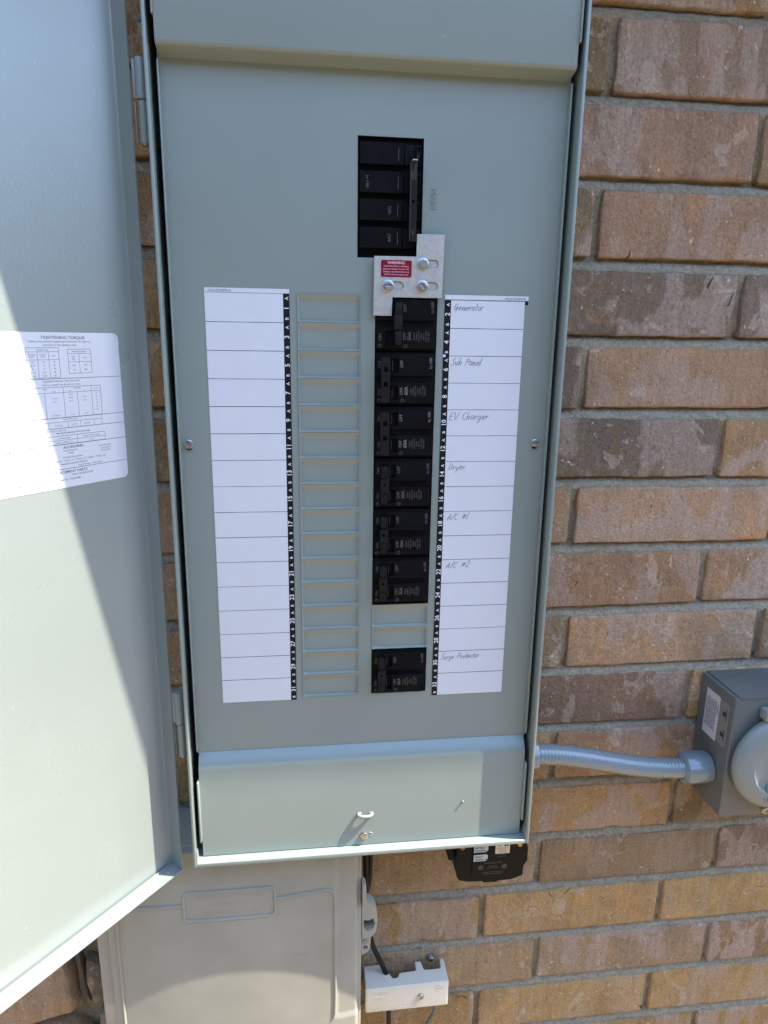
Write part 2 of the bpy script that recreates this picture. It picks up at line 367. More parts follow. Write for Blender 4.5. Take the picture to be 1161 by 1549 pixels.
# ============================================================ BRICK WALL
wall = thing('brick_wall', (400, 95, -1900), 'weathered tan and brown brick wall with recessed grey mortar behind the electrical boxes', 'wall')
COURSE, Z1, YF = 79.74, 356.4, 90.0
XL = -236.0
b = MB()
nx = 400; x0, x1 = XL, 1160; zs = []
for n in range(29, -3, -1):       # each joint is tooled: it slopes out from under the brick above to the top of the brick below
    zt = Z1-COURSE*n
    zs += [(zt-60, 97.0, 0), (zt-40, 97.0, 0), (zt-20, 97.0, 0), (zt-6, 94.5, 0), (zt-2.5, 92.6, 1), (zt+0.5, 92.9, 1), (zt+3.0, 93.8, 1), (zt+5.5, 95.4, 1), (zt+8.0, 97.4, 1), (zt+10.5, 100.6, 1), (zt+13.5, 101.6, 1)]
zs = [q for q in zs if -1900 <= q[0] <= 512]; nz_ = len(zs)-1
for z, yb_, jt in zs:
    for i in range(nx+1):
        x = x0+(x1-x0)*i/nx
        y = yb_ + 1.5*noise.noise(Vector((x*0.03, 3.1, z*0.05))) + 1.2*noise.noise(Vector((x*0.12, 9.0, z*0.15))) + 0.8*noise.noise(Vector((x*0.33, 2.0, z*0.33)))
        b.v.append((x, y, z+(1.0*noise.noise(Vector((x*0.05, 7.7, z*0.01))) if jt else 0)))
for j in range(nz_):
    for i in range(nx):
        a = j*(nx+1)+i; b.f.append((a, a+1, a+nx+2, a+nx+1))
b.mats = [M_MORTAR]; b.mi = [0]*len(b.f)
b.build('mortar', wall, smooth=180)
b = MB(); b.box((XL, 106, -1900), (1160, 130, 512), M_MORTAR); b.box((1160.5, 92, -1900), (7000, 130, 512), M_BACKWALL)
b.build('backing', wall)

def brick_mesh(seed, Lx, Hz):
    rnd = random.Random(seed); nx, nz = max(6, int(Lx/8)), 9; sd = Vector((seed*7.3, seed*3.1, seed*1.7)); vs_ = []; fs = []
    tilt = rnd.uniform(-0.6, 0.6); bow = rnd.uniform(-0.8, 0.8); chips = [(rnd.choice([-1, 1])*Lx/2*rnd.uniform(0.2, 1.0), rnd.choice([-1, 1])*Hz/2, rnd.uniform(3, 8)) for _ in range(rnd.randint(1, 4))]
    us = [-Lx/2, -Lx/2+1.0, -Lx/2+3.0]+[-Lx/2+3+(Lx-6)*i/nx for i in range(1, nx)]+[Lx/2-3, Lx/2-1.0, Lx/2]
    ws = [-Hz/2, -Hz/2+1.0, -Hz/2+3.0]+[-Hz/2+3+(Hz-6)*i/nz for i in range(1, nz)]+[Hz/2-3, Hz/2-1.0, Hz/2]
    NX, NZ = len(us), len(ws)
    for j, w_ in enumerate(ws):
        for i, u in enumerate(us):
            eu = min(i, NX-1-i); ew = min(j, NZ-1-j); e = min(eu, ew)
            y = (1.8 if e == 0 else 0.45 if e == 1 else 0.0)
            y += 0.55*noise.noise(Vector((u*0.03, w_*0.05, 0))+sd)+0.35*noise.noise(Vector((u*0.12, w_*0.12, 5))+sd)+bow*(u/Lx*2)**2+tilt*w_/Hz
            du = dw = 0
            k = 1.0 if e == 0 else 0.7 if e == 1 else 0.3 if e == 2 else 0
            if k:
                if ew <= 2: dw = k*(1.5*noise.noise(Vector((u*0.035, math.copysign(9, w_), 2))+sd)+0.8*noise.noise(Vector((u*0.16, math.copysign(9, w_), 7))+sd))
                if eu <= 2: du = k*(1.4*noise.noise(Vector((math.copysign(9, u), w_*0.06, 4))+sd)+0.6*noise.noise(Vector((math.copysign(9, u), w_*0.2, 8))+sd))
            for cx, cz, cr in chips:
                d = math.hypot(u-cx, (w_-cz)*1.3)
                if d < cr: y += (cr-d)*0.45
            if e == 0: 
                cu_ = 2.2 if (eu == 0 and ew == 0) else 0
                du -= math.copysign(cu_, u) if cu_ else 0; dw -= math.copysign(cu_, w_) if cu_ else 0
            vs_.append((u+du, y, w_+dw))
    for j in range(NZ-1):
        for i in range(NX-1):
            a = j*NX+i; fs.append((a, a+1, a+NX+1, a+NX))
    rim = [i for i in range(NX)]+[j*NX+NX-1 for j in range(1, NZ)]+[(NZ-1)*NX+i for i in range(NX-2, -1, -1)]+[j*NX for j in range(NZ-2, 0, -1)]
    o = len(vs_)
    for k in rim: vs_.append((vs_[k][0], 16.0, vs_[k][2]))
    n = len(rim)
    for q in range(n): fs.append((rim[q], o+q, o+(q+1) % n, rim[(q+1) % n]))
    m = MB(); m.add(vs_, fs, M_BRICK); return m.mesh('brick', (0, 0, 0), 40)
HB = 67.0
FULL = [brick_mesh(s_, 246.0, HB) for s_ in range(14)]
tan = (0.325, 0.238, 0.155); gold = (0.325, 0.238, 0.145); pink = (0.31, 0.228, 0.16); brown = (0.265, 0.20, 0.138); grey = (0.22, 0.175, 0.13)
SPEC = {(1, 340): (0.30, 0.215, 0.17), (2, 250): (0.34, 0.225, 0.165), (3, 333): (0.36, 0.23, 0.155), (4, 250): (0.20, 0.155, 0.12), (5, 333): (0.37, 0.24, 0.155),
        (6, 250): (0.185, 0.145, 0.115), (6, 506): (0.38, 0.245, 0.135), (7, 333): (0.42, 0.275, 0.18), (8, 250): (0.33, 0.205, 0.125), (8, 506): (0.36, 0.235, 0.155),
        (9, 333): (0.43, 0.28, 0.175), (10, 250): (0.24, 0.16, 0.115), (11, 333): (0.36, 0.23, 0.14), (12, 250): (0.40, 0.26, 0.13), (13, 333): (0.28, 0.20, 0.125),
        (13, 588): (0.23, 0.165, 0.125), (14, 78): (0.30, 0.22, 0.15), (15, 78): (0.36, 0.26, 0.16), (16, 78): (0.33, 0.24, 0.15), (13, 78): (0.36, 0.26, 0.15), (14, 250): (0.42, 0.28, 0.13), (14, 506): (0.43, 0.29, 0.13), (15, 333): (0.34, 0.25, 0.165), (15, 588): (0.30, 0.20, 0.11),
        (16, 250): (0.42, 0.29, 0.14), (16, 506): (0.42, 0.285, 0.135), (5, 78): (0.17, 0.13, 0.11), (4, 506): (0.22, 0.17, 0.14)}
part_cache = {}
for n in range(-1, 28):
    zt = Z1-COURSE*n; zc = zt-HB/2-1.0
    if zt-HB < -1900: continue
    J0 = 333.0 if n % 2 else 251.5   # left edge of a full brick on this course
    jit = random.uniform(-3, 3) if n < 1 or n > 16 else {13: -8, 9: 4, 1: 3}.get(n, 0)
    k = -4
    while True:
        xa = J0+255.0*k+jit; xb = xa+246.0; k += 1
        if xb < XL+25: continue
        if xa > 1130: break
        ca, cb = max(xa, XL+3), min(xb, 1157); L_ = cb-ca
        if L_ < 30: continue
        if L_ > 240: me = random.choice(FULL)
        else:
            me = brick_mesh(100+n*7+k, L_, HB)
        o = bpy.data.objects.new('brick', me); COL.objects.link(o); o.parent = wall
        pos = Vector(((ca+cb)/2, YF+random.uniform(-1.2, 1.4), zc+random.uniform(-1.0, 1.0)))
        o.location = (pos-ORG[wall])*S
        o.rotation_euler = (random.uniform(-0.008, 0.008), random.uniform(-0.005, 0.005), random.uniform(-0.003, 0.003))
        c = None
        for (rn, rx), cc in SPEC.items():
            if rn == n and abs(rx-xa) < 20: c = cc
        if c is not None:
            g_ = sum(c)/3; k1, k2 = (0.88, 1.16) if n >= 12 else (0.90, 1.16); c = tuple((g_+(v-g_)*k1)*k2 for v in c)
        else:
            c = random.choices([tan, gold, pink, brown, grey], [3, 4 if n > 10 else 0.5, 3 if n < 9 else 0.4, 2, 0.5])[0]  # lower courses golder, upper pinker: bounce and sky light put into brick colour
            k1 = random.uniform(1.12, 1.30); c = (c[0]*k1*1.03, c[1]*k1*0.98, c[2]*k1*(0.78 if n > 10 else 0.88))
        c = (c[0]*0.92, c[1]*0.865, c[2]*0.74)
        o.color = (*c, 1)

# ============================================================ STONE WALL (beyond the left end of the bricks)
sw = thing('stone_wall', (-700, 110, -1900), 'rough tan rubble stone wall at the bottom left beside the beige utility box', 'wall')
b = MB(); b.box((-6000, 118, -1900), (XL-0.5, 150, 512), M_MORTAR)
nx, nz_ = 90, 150; vs_ = []
for j in range(nz_+1):
    for i in range(nx+1):
        x = -1300+(XL-0.6+1300)*i/nx; z = -1900+2600*j/nz_
        vs_.append((x, 113+9*noise.noise(Vector((x*0.012, 1, z*0.014)))+4*noise.noise(Vector((x*0.05, 4, z*0.05))), z))
b.add(vs_, [(j*(nx+1)+i, j*(nx+1)+i+1, (j+1)*(nx+1)+i+1, (j+1)*(nx+1)+i) for j in range(nz_) for i in range(nx)], M_MORTAR)
b.build('mortar', sw, smooth=180)
def stone(poly, col, seed, yf=84, depth=30):
    """one rubble stone: polygon outline in x/z, lumpy domed face"""
    c = Vector((sum(p[0] for p in poly)/len(poly), sum(p[1] for p in poly)/len(poly))); sd = Vector((seed*5.1, seed*2.7, seed))
    ring = []
    for i in range(len(poly)):
        a = Vector(poly[i]); d = Vector(poly[(i+1) % len(poly)])
        for t in range(6):
            q = a.lerp(d, t/6); q = q + (q-c).normalized()*3.0*noise.noise(Vector((q.x*0.05, q.y*0.05, seed))); ring.append(q)
    n = len(ring); vs_ = []; fs = []
    levels = [(1.0, depth), (1.0, 11), (0.985, 5), (0.95, 1.5), (0.86, 0.2), (0.65, -1.0), (0.4, -1.5), (0.18, -1.5)]
    for sc_, dy in levels:
        for q in ring:
            r = c+(q-c)*sc_
            yy = yf+dy+(5.0*noise.noise(Vector((r.x*0.022, r.y*0.022, 1))+sd)+2.2*noise.noise(Vector((r.x*0.07, r.y*0.07, 2))+sd) if dy < 20 else 0)
            vs_.append((r.x, yy, r.y))
    for l in range(len(levels)-1):
        for i in range(n): fs.append((l*n+i, l*n+(i+1) % n, (l+1)*n+(i+1) % n, (l+1)*n+i))
    vs_.append((c.x, yf-1.5, c.y)); k = len(vs_)-1; l = len(levels)-1
    for i in range(n): fs.append((l*n+i, l*n+(i+1) % n, k))
    m = MB(); m.add(vs_, fs, M_STONE); o = m.build('stone', sw, 35); o.color = (*col, 1); return o
sc_ = [((-400, -700), (-296, -745), (-290, -800), (-280, -868), (-284, -884), (-330, -893), (-420, -905), (-470, -860), (-460, -740)),
       ((-272, -742), (-258, -752), (-262, -790), (-276, -797), (-284, -770)),
       ((-268, -815), (-252, -822), (-247, -868), (-262, -892), (-271, -850)),
       ((-283, -800), (-276, -806), (-273, -850), (-270, -885), (-279, -892), (-281, -868)),
       ((-258, -900), (-246, -896), (-243, -985), (-262, -1000)),
       ((-420, -925), (-330, -905), (-286, -912), (-262, -940), (-266, -1010), (-330, -1060), (-470, -1040))]
cols = [(0.42, 0.30, 0.19), (0.17, 0.14, 0.12), (0.22, 0.17, 0.12), (0.19, 0.15, 0.12), (0.2, 0.16, 0.12), (0.38, 0.28, 0.17)]
for i, (pl, c) in enumerate(zip(sc_, cols)): stone(pl, c, i+1, yf=(82, 96, 94, 99, 94, 80)[i])
rs = random.Random(5); zz = 900; row = 0
while zz > -1480:
    hh = rs.uniform(110, 190); xx = XL-12-rs.uniform(0, 30)
    while xx > -1250:
        ww = rs.uniform(120, 260); xa, xb, za, zb = xx-ww, xx, zz-hh, zz
        if not (xb > -490 and za < -680 and zb > -1070):
            j = lambda a: a+rs.uniform(-12, 12)
            stone([(j(xa), j(za)), (j((xa+xb)/2), j(za)), (j(xb), j(za)), (min(XL-6, j(xb)), j((za+zb)/2)), (j(xb)-8, j(zb)), (j((xa+xb)/2), j(zb)), (j(xa), j(zb))],
                  rs.choice(cols), 10+row, yf=86)
            row += 1
        xx -= ww+18
    zz -= hh+18

# ============================================================ ELECTRICAL PANEL
XA, XB, ZT, ZB, YT = -106.0, 262.0, 352.0, -588.0, -21.0
panel = thing('electrical_panel', (78, 88, ZB), 'open grey steel electrical load center with rows of breakers and its door swung left', 'breaker panel')
b = MB(); T = 1.6
# side walls: outer skin, hemmed front edge
for sgn, xo in ((1, XA), (-1, XB)):
    b.strip([(xo, 86.0), (xo, YT+1.2), (xo+sgn*0.9, YT), (xo+sgn*2.6, YT), (xo+sgn*3.4, YT+1.0), (xo+sgn*3.4, YT+9)], ZB+0.4, ZT, 0.0001, M_PAINT, axis='z') if False else None
    b.box((min(xo, xo+sgn*T), YT+1.5, ZB+T), (max(xo, xo+sgn*T), 86, ZT), M_PAINT)
    b.box((min(xo, xo+sgn*3.0), YT, ZB+0.3), (max(xo, xo+sgn*3.0), YT+11, ZT), M_PAINT, bev=0.9, seg=3)
b.box((XA+0.2, YT+1, ZB), (XB-0.2, 86, ZB+4.4), M_PAINT)
b.box((XA+3.1, YT+0.3, ZB-0.2), (XB-3.1, YT+3.0, ZB+4.9), M_PAINT, bev=0.8, seg=3)
b.box((XA-3, YT-4, ZT), (XB+3, 88, ZT+T), M_PAINT, bev=0.4)
b.box((XA+0.3, 86.2, ZB+0.3), (XB-0.3, 88, ZT-0.2), M_PAINT)
b.build('enclosure', panel)
b = MB()
b.box((XA+T+0.3, 60, ZB+T+0.3), (XB-T-0.3, 62, ZT-1), M_DARKIN)
b.build('back_pan', panel)
# small corner folds of the enclosure rim
b = MB()
for sgn, xo in ((1, XA+3.2), (-1, XB-3.2)):
    b = MB(); b.add([(xo, YT+1, ZB+4.6), (xo+sgn*0.9, YT+1, ZB+4.6), (xo+sgn*0.9, YT+1, ZB+14), (xo, YT+1, ZB+22), (xo, YT+12, ZB+4.6), (xo+sgn*0.9, YT+12, ZB+4.6), (xo+sgn*0.9, YT+12, ZB+10), (xo, YT+12, ZB+16)],
          [(0, 1, 2, 3), (4, 7, 6, 5), (0, 3, 7, 4), (1, 5, 6, 2), (0, 4, 5, 1), (3, 2, 6, 7)], M_PAINT)
    b.build('corner_fold', panel)
# screw tip through the left side
b = MB(); b.lathe([(0.3, -8.5), (1.7, -7.5), (2.1, -6.5), (1.8, -5.9), (2.1, -5.3), (1.8, -4.7), (2.1, -4.1), (1.8, -3.5), (2.1, -2.9), (1.8, -2.3), (2.1, -1.7), (2.1, 1)], (XA, 2, 211), (1, 0, 0), M_ZINC, 14)
b.build('screw', panel)

# ---- deadfront
LX, RXX = -98.8, 256.2
PITB = 25.27; ZB0 = 0.5
holes = [rect(67.2, 125.8, 32.8, 133.2), rect(84.0, 142.4, ZB0-12*PITB, ZB0), rect(84.0, 142.4, ZB0-14*PITB, ZB0-12*PITB-0.6), rect(84.0, 142.4, ZB0-16*PITB, ZB0-14*PITB-1.2), rect(12.2, 70.6, ZB0-16*PITB, ZB0)]
holes = [holes[0], rect(84.0, 142.4, ZB0-16*PITB, ZB0), holes[4], circ(-90.3, -140.5, 2.4, 16), circ(245, -140.5, 2.4, 16)]
df = MB(); df.plate(rect(LX, RXX, -463, 192), holes, 0, 1.5, M_PAINT)
for sgn, xo in ((1, LX), (-1, RXX)):   # forward-turned stiffening lips
    df.box((min(xo, xo+sgn*1.6), -6.5, -457.5), (max(xo, xo+sgn*1.6), 0.8, 181.5), M_PAINT, bev=0.6)
deadfront = df.build('inner_cover', panel)
# knock-out plates: shallow pockets with a long upper slope
def knock(x0, x1, zt, zb, seed):
    m = MB(); rs_ = random.Random(seed)
    xs = [x0+0.15, x0+0.9, x0+2.2, x0+6.0, x0+10] + [x0+10+(x1-x0-20)*i/6 for i in range(1, 6)] + [x1-10, x1-6, x1-2.2, x1-0.9, x1-0.15]
    zs = [zt-0.12, zt-0.7, zt-1.6, zt-3.0, zt-4.6, zt-6.2, zt-7.2, (zt+zb)/2, zb+3.2, zb+1.9, zb+1.3, zb+0.75, zb+0.12]
    NX, NZ = len(xs), len(zs); dz_ = rs_.uniform(-0.12, 0.12)
    for j, z in enumerate(zs):
        for i, x in enumerate(xs):
            ex = min(x-x0, x1-x); et = zt-z; eb = z-zb
            f = min(1, max(0, ex-0.7)/1.5); sm_ = lambda q: q*q*(3-2*q)
            rampx = 1.0+0.35*math.exp(-((ex-9)/6)**2)
            ft = min(1, max(0, et-0.5)/(6.2 if ex > 7 else 2.5+3.7*ex/7)); fb = min(1, max(0, eb-0.75)/1.15)
            y = -0.8 + (2.6+dz_)*min(sm_(f), ft*(2-ft) if False else ft, sm_(fb))
            m.v.append((x, y, z))
    m.f = [(j*NX+i, j*NX+i+1, (j+1)*NX+i+1, (j+1)*NX+i) for j in range(NZ-1) for i in range(NX-1)]; m.mats = [M_PAINT]
    rim = list(range(NX))+[j*NX+NX-1 for j in range(1, NZ)]+[(NZ-1)*NX+i for i in range(NX-2, -1, -1)]+[j*NX for j in range(NZ-2, 0, -1)]
    o = len(m.v); n = len(rim)
    for q in rim: m.v.append((m.v[q][0], 1.6, m.v[q][2]))
    m.f += [(rim[q], o+q, o+(q+1) % n, rim[(q+1) % n]) for q in range(n)]; m.mi = [0]*len(m.f)
    m.build('knockout_plate', deadfront, 50)
for r in range(16): knock(12.2, 70.6, ZB0-PITB*r, ZB0-PITB*(r+1), r)
for r in (12, 13): knock(84.0, 142.4, ZB0-PITB*r-(0.8 if r == 12 else 0), ZB0-PITB*(r+1)+(0.8 if r == 13 else 0), 40+r)
# embossed MAIN, reads downwards
b = MB(); b.text('MAIN', 8.0, (135.4, 0.0, 84), (0, 0, -1), (1, 0, 0), M_PAINT, lift=0.0, sx=0.9)
vv, ff = b.v, b.f; e = MB(); e.mats = [M_PAINT]
bm = bmesh.new(); bv = [bm.verts.new(v) for v in vv]
for f in ff:
    try: bm.faces.new([bv[i] for i in f])
    except ValueError: pass
ret = bmesh.ops.extrude_face_region(bm, geom=list(bm.faces))
for v in ret['geom']:
    if isinstance(v, bmesh.types.BMVert): v.co.y -= 0.55
e2 = MB(); e2.bm(bm, M_PAINT); e2.build('embossed_lettering', deadfront, 30)
# deadfront screws with keyhole ends
def screw(parent, o, r, name='screw', slot=0.0, m=M_ZINC, cross=False, h=1.8):
    s_ = MB(); s_.lathe([(r*1.0, 0), (r*1.0, -h*0.45), (r*0.85, -h*0.62), (r*0.3, -h*0.66), (0.05, -h*0.66)], o, (0, 1, 0), m, 20)
    c, s2 = math.cos(slot), math.sin(slot)
    def rr(hw, hl, a):
        ca, sa = math.cos(a), math.sin(a); return [(o[0]+x*ca-z*sa, o[2]+x*sa+z*ca) for x, z in ((-hl, -hw), (hl, -hw), (hl, hw), (-hl, hw))]
    if cross:
        k = 0.16*r; q = 0.62*r; pts = [(k, q), (-k, q), (-k, k), (-q, k), (-q, -k), (-k, -k), (-k, -q), (k, -q), (k, -k), (q, -k), (q, k), (k, k)]
        hl = [[(o[0]+x*c-z*s2, o[2]+x*s2+z*c) for x, z in pts]]
    else: hl = [rr(0.15*r, 0.8*r, slot)]
    s_.plate(circ(o[0], o[2], r*0.93, 20), hl, o[1]-h*1.1, o[1]-h*0.62, m, bev=0.18*h)
    return s_.build(name, parent, 40)
screw(deadfront, (-90.3, -0.3, -136.6), 4.2, 'cover_screw', 1.9, h=2.2)
screw(deadfront, (245, -0.3, -136.6), 3.9, 'cover_screw', 0.3, h=2.2)
for x in (-90.3, 245):
    b = MB(); b.tube([(x+3.4*math.cos(a), -0.15, -140.8+3.4*math.sin(a)) for a in [math.radians(200+i*14) for i in range(11)]], 0.35, M_ZINC, 6); b.build('keyhole_rim', deadfront)

# ---- top cover
b = MB(); Y1 = -18.0
b.strip([(-0.2, 184.0), (-1.5, 184.8), (-15.5, 187.6), (-17.4, 189.2), (Y1, 191.5), (Y1, 345)], -97.0, 254.0, -1.4, M_PAINT)
b.build('top_cover', panel, 50)
for sgn, xo in ((-1, -97.0), (1, 254.0)):
    b = MB(); xa, xb = sorted((xo+sgn*0.05, xo+sgn*1.6)); b.box((xa, Y1-2.5, 208), (xb, Y1+8, 345), M_PAINT, bev=0.6)
    b.build('side_lip', panel)
# ---- bottom cover with its pull tab and screw
b = MB(); Y2 = -9.5
b.strip([(-0.2, -462.4), (-1.0, -462.8), (-8.3, -474.4), (-9.2, -476.5), (Y2, -479.5), (Y2, -582.6)][::-1], -97.0, 254.4, -1.4, M_PAINT)
b.plate(circ(187, -536, 1.1, 10), [], Y2-2.0, Y2+0.2, M_PAINT, bev=0.3)
b.plate(rrect(246.4, 250.6, -546, -542, 0.8), [], Y2-0.5, Y2+0.2, M_PAINT, bev=0.2)
bottom = b.build('bottom_cover', panel, 50)
for sgn, xo in ((-1, -97.0), (1, 254.4)):
    b = MB(); xa, xb = sorted((xo+sgn*0.05, xo+sgn*2.2)); b.box((xa, Y2-4.5, -563), (xb, Y2+6, -490), M_PAINT, bev=0.8)
    b.build('side_lip', panel)
b = MB(); n = 22
b.tube([(77.8+7.6*math.cos(math.pi*2*i/n)*(-1), Y2-0.6+3.3*math.sin(math.pi*2*i/n)*(-1)-0.6, -543.5-0.6*math.sin(math.pi*2*i/n)) for i in range(n)], 1.9, M_PAINT, 10, closed=True)
b.build('pull_tab', bottom, 60)
screw(bottom, (77, Y2-0.2, -570.6), 4.3, 'cover_screw', 0.9, h=2.2)
b = MB(); b.tube([(83.5+2.6*math.cos(a), Y2-0.1, -569.6+2.0*math.sin(a)) for a in [math.radians(-100+i*20) for i in range(12)]], 0.4, M_PAINT, 6); b.build('keyhole_rim', bottom)

# ---- circuit directories
def directory(x0, x1, sx0, sx1, ztop, nrow_first, hdr, hdr_text, hdr_x, names):
    root = MB(); xa, xb = min(x0, sx0), max(x1, sx1)
    root.box((xa+0.1, -0.22, ztop-16*25.4+0.2), (xb-0.1, -0.02, ztop-0.1), M_BLACK)
    dirp = root.build('circuit_directory', panel, 0)
    h = MB(); h.box((hdr[0], -0.6, hdr[2]), (hdr[1], -0.25, hdr[3]), M_PAPER, bev=0.08, seg=1)
    h.text(hdr_text, 3.2, (hdr_x, -0.6, (hdr[2]+hdr[3])/2-0.6), RX, UZ, M_PRINT, sx=1.05, lift=0.1); h.build('paper_header', dirp, 0)
    me = None
    for r in range(16):
        zt = ztop-25.4*r; zb = zt-25.4
        m = MB(); g = random.uniform(0.35, 0.6); vs_ = []; nn = 8
        for k in range(nn+1):
            x = x0+(x1-x0)*k/nn; wv = 0.10*noise.noise(Vector((k*0.6, r*3.1, x0)))
            vs_.append((x, -0.42, zt-g*0.5+wv)); vs_.append((x, -0.42-0.05*math.sin(k), zb+g*0.5+wv))
        m.add(vs_, [(2*k, 2*k+1, 2*k+3, 2*k+2) for k in range(nn)], M_PAPER)
        m.build('paper_row', dirp, 0)
    s_ = MB(); s_.box((sx0, -0.45, ztop-16*25.4), (sx1, -0.23, ztop), M_BLACK)
    xm = (sx0+sx1)/2
    for r in range(16):
        zc = ztop-25.4*(r+0.5); num = str(nrow_first+2*r)
        s_.text(num, 6.3, (xm+0.1, -0.45, zc), (0, 0, 1), (-1, 0, 0), M_WHITEINK, bold=0.015)
        s_.text('A', 4.3, (xm+0.5, -0.45, zc+8.6), (0, 0, 1), (-1, 0, 0), M_WHITEINK, bold=0.012)
        s_.text('B', 4.1, (xm+0.4, -0.45, zc-9.2), (0, 0, 1), (-1, 0, 0), M_WHITEINK, bold=0.012)
    s_.build('number_strip', dirp, 0)
    return dirp
dl = directory(-69.8, -0.1, 0.0, 5.6, 0, 1, (-69.8, 5.4, 0.15, 4.0), '192A7029P910', -56.5, {})
dr_ = directory(155.2, 226.3, 149.2, 155.2, -2.5, 2, (149.0, 229.6, -1.9, 2.2), '192A7029P910', 216.5, {})
b = MB(); b.box((226.4, -0.5, -5.6), (229.4, -0.2, -2.0), M_BLACK); b.build('tape_corner', dr_, 0)
b = MB(); b.box((149.0, -0.62, -54.4), (151.6, -0.48, -52.0), M_PAPER); b.build('paper_scrap', dr_, 0)

# handwriting: my own stroke letters (cap height 1)
def arc(cx, cy, rx, ry, a0, a1, n=10): return [(cx+rx*math.cos(math.radians(a0+(a1-a0)*i/n)), cy+ry*math.sin(math.radians(a0+(a1-a0)*i/n))) for i in range(n+1)]
HW = {'G': (0.85, [arc(0.42, 0.55, 0.36, 0.42, 60, 250)+[(0.45, 0.2), (0.62, 0.5)], [(0.40, 0.52), (0.68, 0.55), (0.52, -0.25)]]),
      'e': (0.55, [[(0.05, 0.25), (0.4, 0.32)]+arc(0.25, 0.28, 0.2, 0.24, 20, 320)]),
      'n': (0.6, [[(0.08, 0.5), (0.05, 0.0), (0.12, 0.3), (0.3, 0.48), (0.42, 0.38), (0.42, 0.0), (0.55, 0.06)]]),
      'r': (0.5, [[(0.08, 0.5), (0.08, 0.0), (0.12, 0.3), (0.28, 0.48), (0.46, 0.42)]]),
      'a': (0.58, [arc(0.25, 0.25, 0.2, 0.24, 40, 330)+[(0.45, 0.48), (0.44, 0.1), (0.56, 0.04)]]),
      't': (0.42, [[(0.22, 0.9), (0.17, 0.08), (0.35, 0.02)], [(0.0, 0.55), (0.42, 0.6)]]),
      'o': (0.55, [arc(0.25, 0.25, 0.2, 0.24, 90, 450)]),
      'S': (0.62, [[(0.55, 0.95), (0.3, 1.0), (0.12, 0.72), (0.35, 0.52), (0.48, 0.25), (0.25, 0.0), (0.0, 0.05)]]),
      'u': (0.58, [[(0.06, 0.5), (0.06, 0.12), (0.2, 0.0), (0.38, 0.12), (0.42, 0.5), (0.42, 0.05), (0.55, 0.03)]]),
      'b': (0.55, [[(0.06, 1.0), (0.06, 0.0), (0.1, 0.35)]+arc(0.24, 0.24, 0.2, 0.23, 140, -160)]),
      'P': (0.65, [[(0.12, 0.95), (0.05, 0.0)], [(0.0, 0.82)]+arc(0.3, 0.75, 0.3, 0.25, 110, -100)]),
      'l': (0.32, [[(0.12, 1.05), (0.08, 0.05), (0.2, 0.0)]]),
      'E': (0.62, [[(0.58, 1.0), (0.12, 0.97), (0.05, 0.0), (0.5, 0.04)], [(0.08, 0.5), (0.45, 0.53)]]),
      'V': (0.72, [[(0.02, 1.0), (0.25, 0.0), (0.68, 1.02)]]),
      'C': (0.66, [arc(0.36, 0.45, 0.32, 0.45, 55, 300)]),
      'h': (0.6, [[(0.1, 1.05), (0.05, 0.0), (0.14, 0.32), (0.3, 0.48), (0.42, 0.36), (0.44, 0.0)]]),
      'g': (0.6, [arc(0.25, 0.25, 0.2, 0.24, 50, 330)+[(0.45, 0.48), (0.4, -0.3), (0.2, -0.42), (0.02, -0.25)]]),
      'D': (0.72, [[(0.1, 0.95), (0.05, 0.0)], [(0.0, 0.92)]+arc(0.1, 0.48, 0.5, 0.46, 80, -85)]),
      'y': (0.6, [[(0.05, 0.5), (0.1, 0.15), (0.25, 0.05), (0.42, 0.2)], [(0.46, 0.5), (0.36, -0.2), (0.1, -0.4)]]),
      'A': (0.7, [[(0.0, 0.0), (0.42, 1.0), (0.52, 0.0)], [(0.15, 0.38), (0.55, 0.4)]]),
      '/': (0.45, [[(0.02, -0.05), (0.42, 1.05)]]),
      '#': (0.8, [[(0.2, 0.1), (0.32, 0.8)], [(0.42, 0.1), (0.54, 0.8)], [(0.1, 0.32), (0.66, 0.36)], [(0.12, 0.58), (0.68, 0.62)]]),
      '1': (0.35, [[(0.1, 0.0), (0.22, 1.0)]]), '2': (0.6, [[(0.08, 0.8), (0.25, 1.0), (0.48, 0.85), (0.35, 0.45), (0.02, 0.0), (0.55, 0.05)]]),
      'c': (0.5, [arc(0.28, 0.25, 0.22, 0.25, 50, 310)]), ' ': (0.55, [])}
def smooth_line(P, k=4):
    P = [Vector(p) for p in P]
    if len(P) < 3: return [P[0].lerp(P[-1], i/5) for i in range(6)]
    out = []
    for i in range(len(P)-1):
        p0 = P[max(i-1, 0)]; p1 = P[i]; p2 = P[i+1]; p3 = P[min(i+2, len(P)-1)]
        for t in [q/k for q in range(k)]:
            out.append(0.5*((2*p1)+(p2-p0)*t+(2*p0-5*p1+4*p2-p3)*t*t+(3*p1-p0-3*p2+p3)*t*t*t))
    out.append(P[-1]); return out
def handwrite(txt, x, z, h, wscale, parent, slope=0.0):
    m = MB(); cx = 0; rs_ = random.Random(len(txt)*31+int(h*10))
    for ch in txt:
        wd, strokes = HW[ch]; dy = rs_.uniform(-0.05, 0.05); sc2 = rs_.uniform(0.92, 1.08)
        for st in strokes:
            pts = [((cx+px_*sc2)*h*wscale + 0.34*py_*h*sc2, (py_*sc2+dy)*h+slope*(cx*h*wscale)) for px_, py_ in st]
            m.ribbon(smooth_line(pts), 0.55, (x, -0.42, z), RX, UZ, M_INK, lift=0.14)
        cx += wd+0.05
    m.build('handwriting', parent, 0)
ZR = lambda r: -2.5-25.4*r
handwrite('Generator', 157.5, ZR(0)-9.4, 6.6, 0.78, dr_, 0.02)
handwrite('Sub Panel', 157.0, ZR(2)-8.6, 6.8, 0.80, dr_, 0.0)
